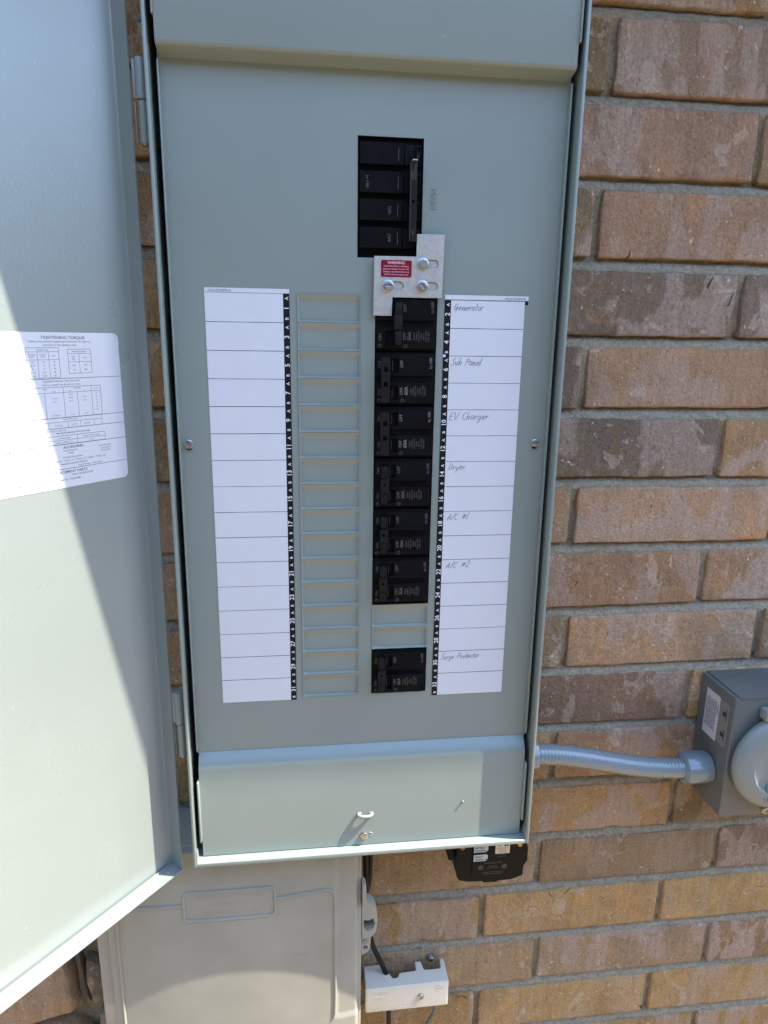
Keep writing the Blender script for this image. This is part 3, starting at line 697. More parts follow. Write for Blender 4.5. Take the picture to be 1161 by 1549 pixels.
handwrite('EV Charger', 157.0, ZR(4)-9.5, 7.2, 0.86, dr_, 0.0)
handwrite('Dryer', 158.2, ZR(6)-8.2, 6.4, 0.84, dr_, 0.02)
handwrite('A/C #1', 158.8, ZR(8)-9.0, 6.6, 0.86, dr_, 0.03)
handwrite('A/C #2', 159.2, ZR(10)-9.4, 6.6, 0.92, dr_, 0.04)
handwrite('Surge Protector', 157.2, ZR(14)-9.4, 6.0, 0.80, dr_, 0.02)

# ---- door, swung open 130 degrees
F0 = Vector((-134.0, 4.0, 0)); DU = Vector((-0.643, -0.766, 0)).normalized(); DN = Vector((0.766, -0.643, 0)).normalized()
def D(s_, n_, z): return tuple(F0+DU*s_+DN*n_+Vector((0, 0, z)))
XD = Matrix((( -DU.x, -DN.x, 0, 0), (-DU.y, -DN.y, 0, 0), (0, 0, 1, 0), (0, 0, 0, 1)))  # local (-s, -n, z)
XD = Matrix.Translation(F0) @ XD
DZB, DZT, DW, FL = -600.0, 352.0, 366.0, 17.0
b = MB()
prof = [(0.0, -FL), (0.0, -2.2), (-0.6, -0.8), (-2.2, 0.0), (-DW+2.2, 0.0), (-DW+0.6, -0.8), (-DW, -2.2), (-DW, -FL)]
t_ = MB(); t_.strip(prof, DZB+0.3, DZT-0.3, -1.3, M_PAINT2, axis='z'); b.add(t_.v, t_.f, M_PAINT2, XD)
pl = [(-DW-1.2, DZB-1.4), (1.2, DZB-1.4)]
for z0_, z1_ in ((DZB-1.3, DZB), (DZT, DZT+1.3)):
    hx = -9.5; hn = -9.5
    # bottom / top flange with the drain hole near the hinge corner
    vv, ff = fill(tuple(rect(-DW-0.9, 0.9, -FL-0.4, 1.1)), (tuple(circ(-12.5, -8.2, 2.2, 14)),), 0.65, 0.0)
    b.add([(v[0], v[1], (z0_+z1_)/2+v[2]) for v in vv], ff, M_PAINT2, XD)
door = b.build('door', panel, 35)
b = MB()   # return lip along the flange fold
b.box((-DW+3, -2.6, DZB+0.05), (-2.4, -1.9, DZB+3.0), M_PAINT2, X=XD); b.build('bottom_bend', door)
# instruction label on the inner face of the door
def lp(s_, z, l=0.0): return D(s_, 0.3+l, z)
DR = -DU
b = MB()
vv, ff = fill(tuple(rrect(-262, -17.2, -165, -37, 5.0)), (), 0.12, 0.0)
b.add([(v[0], -0.2+v[2], v[1]) for v in vv], ff, M_LABEL, XD)
def ltext(t, size, s_, z, m=M_PRINT, align='CENTER', sx=1.0, bold=0.0): b.text(t, size, D(s_, 0.33, z), DR, UZ, m, align=align, lift=0.1, sx=sx, bold=bold)
def lline(s0, z0_, s1, z1_, wd=0.35, m=M_PRINT):
    a = Vector(D(s0, 0.42, z0_)); c = Vector(D(s1, 0.42, z1_)); d = (c-a).normalized(); q = d.cross(DN).normalized()*wd/2
    b.add([tuple(a-q), tuple(a+q), tuple(c+q), tuple(c-q)], [(0, 1, 2, 3)], m)
def lrect(s0, s1, z0_, z1_, wd=0.3):
    lline(s0, z0_, s1, z0_, wd); lline(s0, z1_, s1, z1_, wd); lline(s0, z0_, s0, z1_, wd); lline(s1, z0_, s1, z1_, wd)
lline(116.6, -38, 119.8, -164, 0.4)
for z, sL in ((-73.9, 116.8), (-105.9, 117.7), (-114.6, 117.9), (-128.3, 118.2), (-149.0, 118.8)): lline(sL, z, 17.6, z, 0.4)
lline(140, -51, 116.8, -51, 0.4); lline(262, -51, 140, -51, 0.4)
ltext('TIGHTENING TORQUE', 3.4, 69.5, -41.2, sx=1.12, bold=0.01)
ltext('Applies to line, neutral and equipment ground terminals with single wire.', 1.9, 72, -44.2, sx=0.98)
ltext('See breakers for their tightening torques', 1.9, 73, -47.0, sx=0.95)
lrect(102.7, 74.9, -49.1, -73.0); lline(102.7, -52.3, 74.9, -52.3, .25); lline(102.7, -58.6, 74.9, -58.6, .25); lline(93.4, -52.3, 93.4, -73, .25); lline(83.8, -52.3, 83.8, -73, .25)
ltext('Neutral Screw', 1.7, 88.8, -50.8); ltext('Cu Wire\nAWG', 1.7, 98.1, -55.4); ltext('Al Wire\nAWG', 1.7, 88.6, -55.4); ltext('Lb-in', 1.7, 79.4, -55.4)
for i, (a_, c_, d_) in enumerate((('14', '12', '20'), ('12-10', '10', '25'), ('8', '8', '40'), ('6-1/0', '6-4', '45'), ('3-2/0', '3-2/0', '50'))):
    z = -60.4-2.75*i; ltext(a_, 1.8, 98.1, z); ltext(c_, 1.8, 88.6, z); ltext(d_, 1.8, 79.4, z)
lrect(66.8, 45.4, -50.4, -70.0); lline(66.8, -53.9, 45.4, -53.9, .25); lline(66.8, -60.6, 45.4, -60.6, .25); lline(56.7, -53.9, 56.7, -70, .25)
ltext('Internal Hex Screw', 1.7, 56.1, -52.2, bold=0.01); ltext('Hex\nSize', 1.8, 61.8, -57.3); ltext('Lb-in', 1.8, 51.2, -57.3); ltext('3/16', 1.9, 61.8, -63.5); ltext('120', 1.9, 51.2, -63.5); ltext('1/4', 1.9, 61.8, -67.2); ltext('200', 1.9, 51.2, -67.2)
ltext('EQUIPMENT GROUND WIRE SIZE (AWG)', 1.9, 74.5, -76.0, sx=0.95); ltext('Maximum multiple wires (#) with max. torque', 1.9, 74.5, -78.8, sx=0.95)
lrect(106.8, 38.9, -80.8, -106.0); lline(106.8, -85.3, 38.9, -85.3, .25); lline(90.4, -85.3, 90.4, -106, .25); lline(73.9, -80.8, 73.9, -106, .25); lline(61.2, -85.3, 61.2, -106, .25); lline(47.9, -80.8, 47.9, -106, .25)
ltext('Solid', 1.7, 90, -82.2); ltext('Stranded', 1.7, 61, -82.2); ltext('Lb-in', 1.7, 43.4, -83)
for s_, t in ((98.6, 'Cu'), (82.2, 'Al'), (67.6, 'Cu'), (54.5, 'Al')): ltext(t, 1.6, s_, -84.3)
for i, row_ in enumerate((('', '', '(3) 14', '', '20'), ('(3) 14', '(1) 12', '(2) 12', '(3) 12', '25'), ('(2) 12', '(1) 10', '(2) 10', '(2) 10', '35'), ('(2) 10', '', '', '', '40'), ('(1) 12 & (1) 14', '', '', '', '45'), ('(1) 10 & (1) 14', '', '', '', '50'), ('(1) 10 & (1) 12', '(1) 10 & (1) 12', '(1) 6-4', '(1) 6-4', ''))):
    for s_, t in zip((98.6, 82.2, 67.6, 54.5, 43.4), row_):
        if t: ltext(t, 1.6, s_, -87.0-2.8*i, sx=0.85)
lrect(107.2, 39.9, -106.1, -114.6, .25); lline(107.2, -109.4, 39.9, -109.4, .25); ltext('Optional Wire Sizes', 1.6, 70, -107.6)
for s_ in (90, 72.5, 60.8, 47.8): lline(s_, -109.4, s_, -114.6, .25)
ltext('(1) 14-10', 1.7, 99, -112.2); ltext('(1) 12-10', 1.7, 81, -112.2); ltext('(1) 14-6', 1.7, 66.5, -112.2); ltext('(1) 12-8', 1.7, 54.5, -112.2)
ltext('Use torque table above for single wires', 1.7, 88, -116.4); ltext('Main Breaker Maximum Wire Strip Length', 1.8, 68, -118.6, bold=0.01)
lrect(107.5, 38.1, -121.0, -128.1, .3); lline(107.5, -124.6, 38.1, -124.6, .25); lline(90, -121, 90, -128.1, .25); lline(65, -121, 65, -128.1, .25)
ltext('Service Barrier', 1.6, 98.7, -122.9); ltext('Conductor Range', 1.6, 77.5, -122.9); ltext('Maximum Wire Strip Length', 1.5, 51.5, -122.9, sx=.9); ltext('THQMV/THQMVL', 1.5, 98.7, -126.5, sx=.9); ltext('1 AWG to 300 MCM Cu/Al', 1.5, 77.5, -126.5, sx=.9); ltext('1 inch', 1.6, 51.5, -126.5)
ltext('ACCESORIES', 2.9, 69.5, -131.0, sx=1.15, bold=0.012)
ltext('Equipment Ground Kits', 1.9, 103, -132.6); ltext('TGK32, TGK38', 1.9, 103, -135.2); ltext('Subfeed Lugs: THLA', 1.9, 103, -138.3)
ltext('Circuit Directory', 1.8, 72, -133.8); ltext('TCAD', 1.8, 72, -136.2); ltext('Horizontal Closure Plate', 1.8, 71, -139.4)
ltext('Filler/Filler Plates', 1.8, 39, -133.0); ltext('1" wide TQLFP1', 1.8, 39, -135.4); ltext('1/2" wide TFP', 1.8, 39, -137.6)
ltext('Cap: TC075, 3/4"  TC100, 1"  TC125, 1-1/4"  TC150, 1-1/2"  TC200, 2"  TC250, 2-1/2"', 1.8, 70, -142.2, sx=.98)
ltext('Generator Interlock: THQLL21', 2.0, 70, -144.8, bold=0.008); ltext('Drive Screws: TPS', 1.8, 97, -147.2); ltext('Surge Protector: THQLSURGE', 1.8, 55, -147.2)
ltext('REPLACEMENT PARTS', 3.1, 75, -151.8, sx=1.1, bold=0.01)
ltext('Cover: 343L825CC20', 2.1, 96, -155.2); ltext('Shield: 343L825GCZZE', 2.1, 63, -154.6); ltext('Service Barrier Flapper Kit: THQMVSBF', 2.2, 83, -158.2)
ltext('GER', 5.2, 127, -130.3, sx=1.05); ltext('DAN', 5.2, 141, -130.3, sx=1.05)
for z, t in ((-40.8, '1'), (-46, '- 3'), (-56, 'connect'), (-59, 'breakers'), (-62, 'service'), (-100, 'per table'), (-103, '100-141'), (-136, 'panel'), (-140.5, 'before'), (-158.1, 'company')):
    ltext(t, 2.3, 118.8, z, align='RIGHT')
b.build('instruction_label', door, 0)
# hinges
def hinge(z0_, z1_, x, y):
    m = MB(); zm = z0_+(z1_-z0_)*0.52
    m.lathe([(3.9, 0), (4.9, 0.4), (4.9, z1_-zm-0.8), (4.6, z1_-zm)], (x-0.6, y, zm), UZ, M_PAINT, 24)
    m.lathe([(3.4, 0), (4.0, 0.5), (4.0, zm-z0_-0.8)], (x, y, z0_), UZ, M_PAINT, 24)
    m.box((x-7.4, y-1.0, zm+1), (x-3, y+0.4, z1_-0.6), M_PAINT, bev=0.3)
    m.box((x-7.2, y+0.8, z0_+1), (x-6.2, y+3.6, zm), M_PAINT, bev=0.2)
    m.lathe([(2.6, -1.2), (3.0, 0)], (x, y, z0_), UZ, M_ZINC, 16)
    m.box((x+1, y+2.0, z0_+3), (x+5.8, y+3.4, z1_-3), M_PAINT)
    return m.build('hinge', panel, 40)
hinge(117, 181, -111.5, -4); hinge(-462, -389, -112.5, -5)

# ============================================================ BREAKERS
PB = PITB
def pole(m, let, x0, x1, zc, yf, win, kind):
    """one pole face; win = handle window (x range)"""
    hz = 9.4
    m.plate(rrect(x0, x1, zc-hz, zc+hz, 0.7, 2), [rect(win[0], win[1], zc-6.7, zc+6.4)], yf, yf+6, M_PLASTIC, bev=0.35)
    m.box((win[0]-0.6, yf+3.2, zc-7.4), (win[1]+0.6, yf+5.5, zc+7.2), M_PLASTIC)
def breaker(name, zt, xc, amps, hkind, label, win=(-21, -4), on=True, seed=0):
    """two-pole breaker; local origin = centre of its face on the inner cover"""
    zc = zt-PB; org = (xc, 2, zc); t = thing(name, org, label, 'circuit breaker', 'two pole breakers in the right hand column')
    yf = -3.2; bx = lambda a: xc+a
    m = MB(); m.box((bx(-28.7), 3.0, zc-PB+0.35), (bx(28.7), 24, zc+PB-0.35), M_PLASTIC, bev=0.5)
    for s_ in (1, -1):
        pz = zc+s_*PB/2
        pole(m, None, bx(-27.8), bx(27.6), pz, yf, (bx(win[0]), bx(win[1])), None)
        m.box((bx(-2), yf-0.12, pz-5.6), (bx(26.6), yf+0.3, pz-5.3), M_PLASTIC)
    m.box((bx(-28.2), 0.2, zc-PB+1.2), (bx(28.2), 3.2, zc+PB-1.2), M_PLASTIC, bev=0.4)
    m.build('body', t)
    h = MB(); hx0, hx1 = hkind['x']
    if hkind['type'] == 'bar':      # one long tie bar with two square holes
        h.plate(rrect(bx(hx0), bx(hx1), zc-PB/2-8.6, zc+PB/2+7.5, 0.8, 2), [rect(bx(hx0+2.2), bx(hx1-2.0), zc+PB/2-3.4+q, zc+PB/2+1.0+q) for q in (-2, -PB*0.62)], yf-9, yf-5.4, M_HANDLE, bev=0.4)
        for s_ in (1, -1): h.box((bx(hx0+0.8), yf-6, zc+s_*PB/2-5), (bx(hx1-0.8), yf+3, zc+s_*PB/2+5), M_HANDLE, bev=0.5)
    elif hkind['type'] == 'tie':    # two levers joined by a clip
        for s_ in (1, -1):
            h.box((bx(hx0), yf-7.5, zc+s_*PB/2-5.9), (bx(hx1), yf+3, zc+s_*PB/2+5.6), M_HANDLE, bev=0.8)
            for k in range(4): h.box((bx(hx0+1.0), yf-7.75, zc+s_*PB/2-4.2+k*2.6), (bx(hx1-1.0), yf-7.3, zc+s_*PB/2-3.4+k*2.6), M_HANDLE)
        h.plate(rrect(bx(hx0-0.8), bx(hx1+1.6), zc-6.9, zc+6.4, 0.6, 2), [circ(bx((hx0+hx1)/2), zc+0.8, 1.3, 10)], yf-9.2, yf-5.5, M_HANDLE, bev=0.4)
        h.box((bx(hx1+0.2), yf-7, zc-PB/2-4), (bx(hx1+1.4), yf-4, zc+PB/2+6), M_HANDLE, bev=0.3)
    else:                           # levers thrown to the right
        for s_ in (1, -1): h.box((bx(hx0), yf-7.5, zc+s_*PB/2-6.5), (bx(hx1), yf+3, zc+s_*PB/2+6.2), M_HANDLE, bev=0.8)
        h.box((bx(hx0-1.2), yf-8.6, zc-5.5), (bx(hx1+0.4), yf-4, zc+7.5), M_HANDLE, bev=0.6)
    h.build('handle', t)
    l = MB()
    for i, s_ in enumerate((1, -1)):
        pz = zc+s_*PB/2; RU, UU = (0, 0, 1), (-1, 0, 0); tc = lambda s2, sz, x, z, m2=M_TAN, bo=0.01: l.text(s2, sz, (bx(x), yf, z), RU, UU, m2, lift=0.08, bold=bo)
        hi = M_TANHI if seed in (1, 2) else M_TAN
        tc('ON', 4.0, -24.6, pz+0.6); tc('OFF', 4.0, win[1]+3.4, pz+1.5, hi)
        # thin pale line inside each moulded window
        l.box((bx(win[0]+9.6), yf+2.4, pz-5), (bx(win[0]+9.9), yf+2.9, pz+5), M_TAN)
        if i == 0: tc('by ABB', 3.4, 24.0, pz+2.5, hi)
        else:
            tc(amps, 4.8, win[1]+8.0, pz+1.8, hi, 0.02)
            for k, tx in enumerate(('THQL21', '120/240V~', 'HACR TYPE', 'LISTED', '60/75°C', 'CU/AL WIRE', 'SWD 40°C')):
                tc(tx, 1.9, win[1]+12.4+k*2.3, pz+1.6)
            l.tube([(bx(win[1]+4.2)+2.0*math.cos(a), yf-0.1, pz-7.4+1.5*math.sin(a)) for a in [math.radians(k*30) for k in range(12)]], 0.16, M_TAN, 4, closed=True)
            tc('UL', 1.7, win[1]+4.4, pz-7.3); tc('*', 4, -24.4, pz-6.5)
            l.tube([(bx(-24.8)+1.9*math.cos(a), yf-0.1, pz-7.2+1.6*math.sin(a)) for a in [math.radians(k*30) for k in range(12)]], 0.14, M_TAN, 4, closed=True)
    l.build('lettering', t, 0)
    return t
XC = 113.2
ZBK = [ZB0-2*PB*k for k in range(6)]
breaker('circuit_breaker', ZBK[0], XC, '50A', {'type': 'off', 'x': (-11.5, -5.5)}, 'black 50A two pole breaker switched off, directly under the metal interlock plate', win=(-20, -5), seed=0)
breaker('circuit_breaker', ZBK[1], XC, '60A', {'type': 'bar', 'x': (-24, -15.8)}, 'black 60A two pole breaker with a long tie bar, beside the handwritten Sub Panel row', win=(-22, -7), seed=1)
breaker('circuit_breaker', ZBK[2], XC, '60A', {'type': 'bar', 'x': (-24, -15.8)}, 'black 60A two pole breaker with a long tie bar, beside the handwritten EV Charger row', win=(-22, -7), seed=2)
breaker('circuit_breaker', ZBK[3], XC, '30A', {'type': 'tie', 'x': (-22.5, -16.8)}, 'black 30A two pole breaker with clipped handles beside the handwritten Dryer row', win=(-22.5, -8), seed=3)
breaker('circuit_breaker', ZBK[4], XC, '40A', {'type': 'tie', 'x': (-22.5, -16.8)}, 'black 40A two pole breaker with clipped handles beside the first A/C row', win=(-22.5, -8), seed=4)
breaker('circuit_breaker', ZBK[5], XC, '30A', {'type': 'tie', 'x': (-22.5, -16.8)}, 'black 30A two pole breaker beside the A/C #2 row, just above two blank plates', win=(-22.5, -8), seed=5)
breaker('circuit_breaker', ZB0-14*PB, XC, '60A', {'type': 'tie', 'x': (-22.5, -16.8)}, 'black two pole breaker alone at the column bottom beside the Surge Protector row', win=(-22.5, -8), seed=6)

# main breaker
t = thing('main_breaker', (96.5, 2, 83), 'large black four section main breaker with a tall common handle near the panel top', 'circuit breaker')
m = MB(); m.box((67.6, 4.6, 33.2), (125.4, 30, 132.8), M_PLASTIC, bev=0.3)
mz = [119.5, 96.3, 73.3, 50.0]
for i, z in enumerate(mz):
    m.plate(rrect(69.0, 107.5, z-8.8, z+8.6, 0.6, 2), [], -1.5, 4.8, M_PLASTIC, bev=0.35)
    m.box((107.4, 1.0, z-8.2), (124.0, 4.7, z+8.0), M_PLASTIC, bev=0.3)
    m.box((103.0, -1.9, z-5.5), (103.4, -1.4, z+5.0), M_TAN); m.box((110.2, 0.0, z-8.4), (111.0, 1.0, z+8.2), M_HANDLE)
    if i >= 2: m.box((69.8, -1.75, z+5.0), (101, -1.4, z+5.25), M_HANDLE)
    m.plate(rect(118.6, 123.6, z-6.8, z+6.6), [rect(119.6, 122.9, z-5.8, z+5.7)], -0.6, 1.2, M_PLASTIC, bev=0.2)
m.build('body', t)
m = MB(); m.plate(rrect(112.4, 119.0, 46.5, 112.8, 0.8, 2), [rect(114.6, 116.6, 78.5, 80.8)], -10, -5.5, M_HANDLE, bev=0.5)
m.box((113.4, -6, 50), (118, 3, 108), M_PLASTIC, bev=0.4); m.box((114.6, -9.9, 113.2), (119.0, -4, 114.0), M_SILVERLBL)
m.box((113.0, -10.15, 48), (113.3, -9.9, 111), M_TAN)
m.build('handle', t)
m = MB(); RD, UD = (0, 0, -1), (1, 0, 0)
for z, tx, x, sz in ((73.3, 'OFF', 95.5, 4.2), (50.0, 'OFF', 95.5, 4.2), (96.3, 'by ABB', 75.6, 3.4), (119.5, 'ON', 121.0, 2.8)):
    m.text(tx, sz, (x, -1.5 if x < 110 else 0.8, z), RD, UD, M_TAN, lift=0.1)
m.text('THQMV200', 2.6, (117.2, -10, 104), RD, UD, M_TAN, lift=0.1); m.text('200A', 3.4, (114.6, -10, 101), RD, UD, M_TAN, lift=0.1); m.text('200', 2.6, (116, -10, 54), RD, UD, M_TAN, lift=0.1)
m.build('lettering', t, 0)

# ============================================================ INTERLOCK PLATE
t = thing('interlock_plate', (114, -1, 18), 'stepped bare metal generator interlock plate with a red warning sticker and three bolts', 'interlock plate')
ol = [(82.2, 34.0), (120.6, 34.3), (120.6, 53.6), (146.2, 53.6), (145.2, -1.2), (99.2, -1.4), (99.0, -17.8), (81.6, -17.6)][::-1]
BL = [(126.8, 28.2), (95.0, 8.6), (126.8, 8.7)]
slots = [stadium(x+1.0, x+10.6, z, 3.9) for x, z in BL]
m = MB(); m.plate(ol, slots, -5.2, -3.4, M_BRUSHED, bev=0.3); m.build('plate', t, 30)
m = MB()
for x, z in BL: m.plate(stadium(x+1.0, x+10.6, z, 3.8), [], -3.6, -1.2, M_BRUSHED)
m.build('slide_shim', t)
m = MB(); m.plate(rrect(88.4, 116.4, 16.3, 30.8, 1.4), [], -5.5, -5.22, M_RED)
wl = lambda tx, sz, z, sx=1.0, bo=0.0: m.text(tx, sz, (102.3, -5.5, z), RX, UZ, M_REDINK, lift=0.1, sx=sx, bold=bo)
wl('WARNING!', 3.3, 28.5, 0.95, 0.02); wl('Never have MAIN on off Before', 1.75, 25.6, 1.0, 0.01); wl('generator breaker to Lower ON.', 1.75, 23.2, 1.0, 0.01); wl('Generator and main breakers must', 1.75, 20.8, 0.95, 0.01); wl('NOT be ON at the same time!', 1.75, 18.4, 1.0, 0.01)
m.build('warning_sticker', t, 0)
for k, (x, z) in enumerate(BL):
    m = MB(); m.lathe([(5.3, 0), (5.3, -0.9), (4.9, -1.2), (3.6, -1.2), (3.4, -1.6)], (x, -5.2, z), (0, 1, 0), M_ZINC, 28)
    m.lathe([(3.7, -1.4), (3.7, -2.6), (3.1, -3.4), (1.9, -3.7)], (x, -5.2, z), (0, 1, 0), M_ZINC, 24)
    a = (0.5, 0.0, 2.3)[k]; c, s2 = math.cos(a), math.sin(a)
    m.plate(circ(x, z, 3.5, 24), [[(x+px_*c-pz*s2, z+px_*s2+pz*c) for px_, pz in ((-3.0, -0.7), (3.0, -0.7), (3.0, 0.7), (-3.0, 0.7))]], -9.9, -8.6, M_ZINC, bev=0.4)
    m.build('bolt', t, 40)

# ============================================================ INLET BOX AND CONDUIT
BX0, BX1, BY0, BY1, BZ0, BZ1 = 518.0, 690.0, 18.0, 88.0, -604.0, -442.0
t = thing('power_inlet_box', (604, 88, BZ0), 'dark grey generator inlet box with round flip cover on the brick wall at right', 'inlet box')
m = MB(); m.box((BX0, BY0, BZ0), (BX1, BY1, BZ1-1.6), M_DARKPAINT, bev=1.6, seg=3)
m.build('body', t, 40)
m = MB(); m.box((BX0+5, BY0-1.2, BZ1-1.5), (BX1, BY1, BZ1), M_DARKPAINT, bev=0.5); m.build('lid', t)
# left side sticker
m = MB(); xs = BX0-0.25
m.box((xs, 45.5, -516.5), (BX0-0.02, 73.5, -457), M_LABEL); m.box((xs+0.05, 26.5, -514), (BX0-0.02, 45.3, -458), M_CLEAR)
rs_ = random.Random(3)
words = ['DISCONNECT POWER', 'BEFORE SERVICING', 'FOR USE WITH CORD', 'RATED 30A 125/250V', 'SUITABLE FOR RAIN', 'USE COPPER WIRE', 'SEE INSTRUCTIONS', 'TORQUE 20 LB-IN']
m.text('WARNING', 3.0, (xs, 48.5, -475), (0, 0, -1), (0, -1, 0), M_BLACK, lift=0.08, bold=0.02)
for k in range(8): m.text(words[k]+' '+words[(k+3) % 8], 2.6, (xs, 51.8+k*2.7, -486), (0, 0, -1), (0, -1, 0), M_BLACK, lift=0.08, sx=0.82, bold=0.015)
for zc in (-473, -500): m.lathe([(3.4, 0), (3.4, 0.15)], (xs, 35, zc), (-1, 0, 0), M_SPOT, 14); m.box((xs-0.05, 30, zc-8), (xs, 31.5, zc+8), M_SPOT)
m.build('side_sticker', t, 0)
# round spring cover
m = MB(); cx, cz = 581.0, -524.0
m.plate(circ(cx, cz, 56, 48), [], BY0-5, BY0-0.1, M_LIDGREY, bev=1.2)
m.lathe([(61.5, -6), (62.5, -9), (61.8, -13), (58.5, -16.5), (52, -19), (43, -21.0), (41.5, -21.2), (39, -18.0), (36, -17), (20, -17), (0.1, -17)], (cx, BY0, cz), (0, 1, 0), M_LIDGREY, 56)
m.build('flip_cover', t, 35)
m = MB(); m.box((548, BY0-16, cz+57), (614, BY0-2, cz+71), M_LIDGREY, bev=2.5)
m.build('cover_hinge', t, 40)
m = MB(); m.box((cx-6, BY0-27, cz-18), (cx+6, BY0-17, cz+18), M_LIDGREY, bev=2.5); m.build('cover_grip', t, 40)
m = MB()
for a0 in (160, 205, 250): 
    a = math.radians(a0); m.box((-7, -3, 0), (7, 3, 22), M_LIDGREY, bev=1.5, X=Matrix.Translation((cx+50*math.cos(a), BY0-18, cz+50*math.sin(a))) @ Matrix.Rotation(-(a-math.radians(270)), 4, 'Y')) if a0 == 250 else None
m.box((cx-20, BY0-21, cz-48), (cx-8, BY0-15, cz-24), M_LIDGREY, bev=1.5)
m.build('cover_latch', t, 40)
screw(t, (578.5, BY0-0.3, -597.5), 5.0, 'screw', 0.4, cross=True, h=3.0)

t = thing('flexible_conduit', (262, 47, -525), 'grey ribbed flexible conduit running from the panel to the inlet box', 'conduit')
def bez(p0, p1, p2, p3, n):
    p0, p1, p2, p3 = map(Vector, (p0, p1, p2, p3)); return [p0*(1-q)**3+3*p1*q*(1-q)**2+3*p2*q*q*(1-q)+p3*q**3 for q in [i/n for i in range(n+1)]]
pts = bez((272, 46, -519), (360, 46, -521), (400, 52, -556), (502, 52, -556), 210)
m = MB(); m.tube(pts, 12.2, M_CONDUIT, 28, rfun=lambda q: 12.3+0.28*math.sin(q*2*math.pi*54)); m.build('hose', t, 60)
def nut(o, d, r, L_, name):
    m = MB(); d = Vector(d); q = d.to_track_quat('Z', 'Y').to_matrix(); n = 64; prof = [(0, r*0.86), (1.5, r*0.97), (L_*0.22, r), (L_*0.78, r), (L_*0.93, r*0.95), (L_, r*0.72)]; vs_ = []; fs = []
    for h_, rr in prof:
        for i in range(n):
            a = 2*math.pi*i/n; k = math.cos(math.pi/8)/math.cos(((a+math.pi/8) % (math.pi/4))-math.pi/8); rad = rr*(0.55+0.45*k*1.03)
            vs_.append(tuple(Vector(o)+q @ Vector((rad*math.cos(a), rad*math.sin(a), h_))))
    for j in range(len(prof)-1):
        for i in range(n): fs.append((j*n+i, j*n+(i+1) % n, (j+1)*n+(i+1) % n, (j+1)*n+i))
    fs.append(tuple(range(n))); fs.append(tuple((len(prof)-1)*n+i for i in range(n)))
    m.add(vs_, fs, M_CONDUIT); m.build(name, t, 28)
nut((263, 46, -519), (1, 0, 0), 19, 27, 'connector_nut'); nut((517.8, 52, -556), (-1, 0, 0), 20, 36, 'connector_nut')

# ============================================================ UTILITY (TELEPHONE) BOX
t = thing('utility_box', (-72, 88, -960), 'weathered beige plastic utility box with a domed lid below the electrical panel', 'utility box')
TX0, TX1, TZ0, TZ1 = -226.0, 77.5, -985.0, -592.0
m = MB(); m.box((TX0, 20, TZ0), (TX1, 88, TZ1), M_BEIGE, bev=2.5, seg=3); m.build('base', t, 40)
LX0, LX1, LZ0, LZ1 = -213.0, 74.0, -975.0, -594.0
def lidy(x, z):
    u = (x-(LX0+LX1)/2)/((LX1-LX0)/2); v = (z-(LZ0+LZ1)/2)/((LZ1-LZ0)/2); u = max(-1, min(1, u)); v = max(-1, min(1, v))
    y = 14.5-8.8*(1-abs(u)**2.2)*(1-abs(v)**4)
    if x > 46.5: y += 1.8*min(1, (x-46.5)/1.5)*(1 if z > -845 else 0)
    return y
m = MB(); nx, nz_ = 140, 110; R = 9
for j in range(nz_+1):
    for i in range(nx+1):
        x = LX0+(LX1-LX0)*i/nx; z = LZ0+(LZ1-LZ0)*j/nz_; e = min(x-LX0, LX1-x, z-LZ0, LZ1-z)
        y = lidy(x, z)+ (4.0*(1-e/4.0)**2 if e < 4.0 else 0); m.v.append((x, y, z))
m.f = [(j*(nx+1)+i, j*(nx+1)+i+1, (j+1)*(nx+1)+i+1, (j+1)*(nx+1)+i) for j in range(nz_) for i in range(nx)]
NX = nx+1; rim = list(range(NX))+[j*NX+NX-1 for j in range(1, nz_+1)]+[nz_*NX+i for i in range(nx-1, -1, -1)]+[j*NX for j in range(nz_-1, 0, -1)]
o = len(m.v)
for q in rim: m.v.append((m.v[q][0], 21.0, m.v[q][2]))
n = len(rim); m.f += [(rim[q], o+q, o+(q+1) % n, rim[(q+1) % n]) for q in range(n)]; m.mats = [M_BEIGE]; m.mi = [0]*len(m.f)
lid = m.build('lid', t, 40)
m = MB()
P = [(-22.5, -661.0), (0, -659.6), (34, -657.5), (40, -658.5), (44.2, -662), (45.6, -668), (45.6, -840)]
pp = [P[0], P[1], P[2]]+[(34+11.6*math.sin(math.radians(a)), -669.1+11.6*math.cos(math.radians(a))) for a in range(10, 91, 16)]+[(45.6, -700), (45.6, -760), (45.6, -812), (45.0, -838), (43.5, -845)]
def dens(pp, k=6):
    out = []
    for a, c in zip(pp, pp[1:]):
        for q in range(k): out.append((a[0]+(c[0]-a[0])*q/k, a[1]+(c[1]-a[1])*q/k))
    return out+[pp[-1]]
m.tube([(x, lidy(x, z)-0.2, z) for x, z in dens(pp)], 1.7, M_BEIGE, 8)
pl_ = [(-125.5, -661.5), (-165, -662), (-197, -662), (-200, -668), (-201, -720), (-201, -960)]
m.tube([(x, lidy(x, z)-0.2, z) for x, z in dens(pl_)], 1.7, M_BEIGE, 8)
rr = rrect(-125, -23, -682, -645.5, 6, 5); rr = dens(rr+[rr[0]], 3)[:-1]
m.tube([(x, lidy(x, z)-0.3, z) for x, z in rr], 1.6, M_BEIGE, 8, closed=True)
m.build('raised_rib', lid, 60)
m = MB()
for k, (tx, z) in enumerate((('TELEPHONE NETWORK', -653.5), ('INTERFACE', -664), ('CUSTOMER ACCESS', -674))): 
    m.text(tx, 7.0, (-74, lidy(-74, z)+0.0, z), RX, UZ, M_BEIGE, lift=0.05, sx=1.0, bold=0.0)
m.build('embossed_lettering', lid, 0); m = MB()
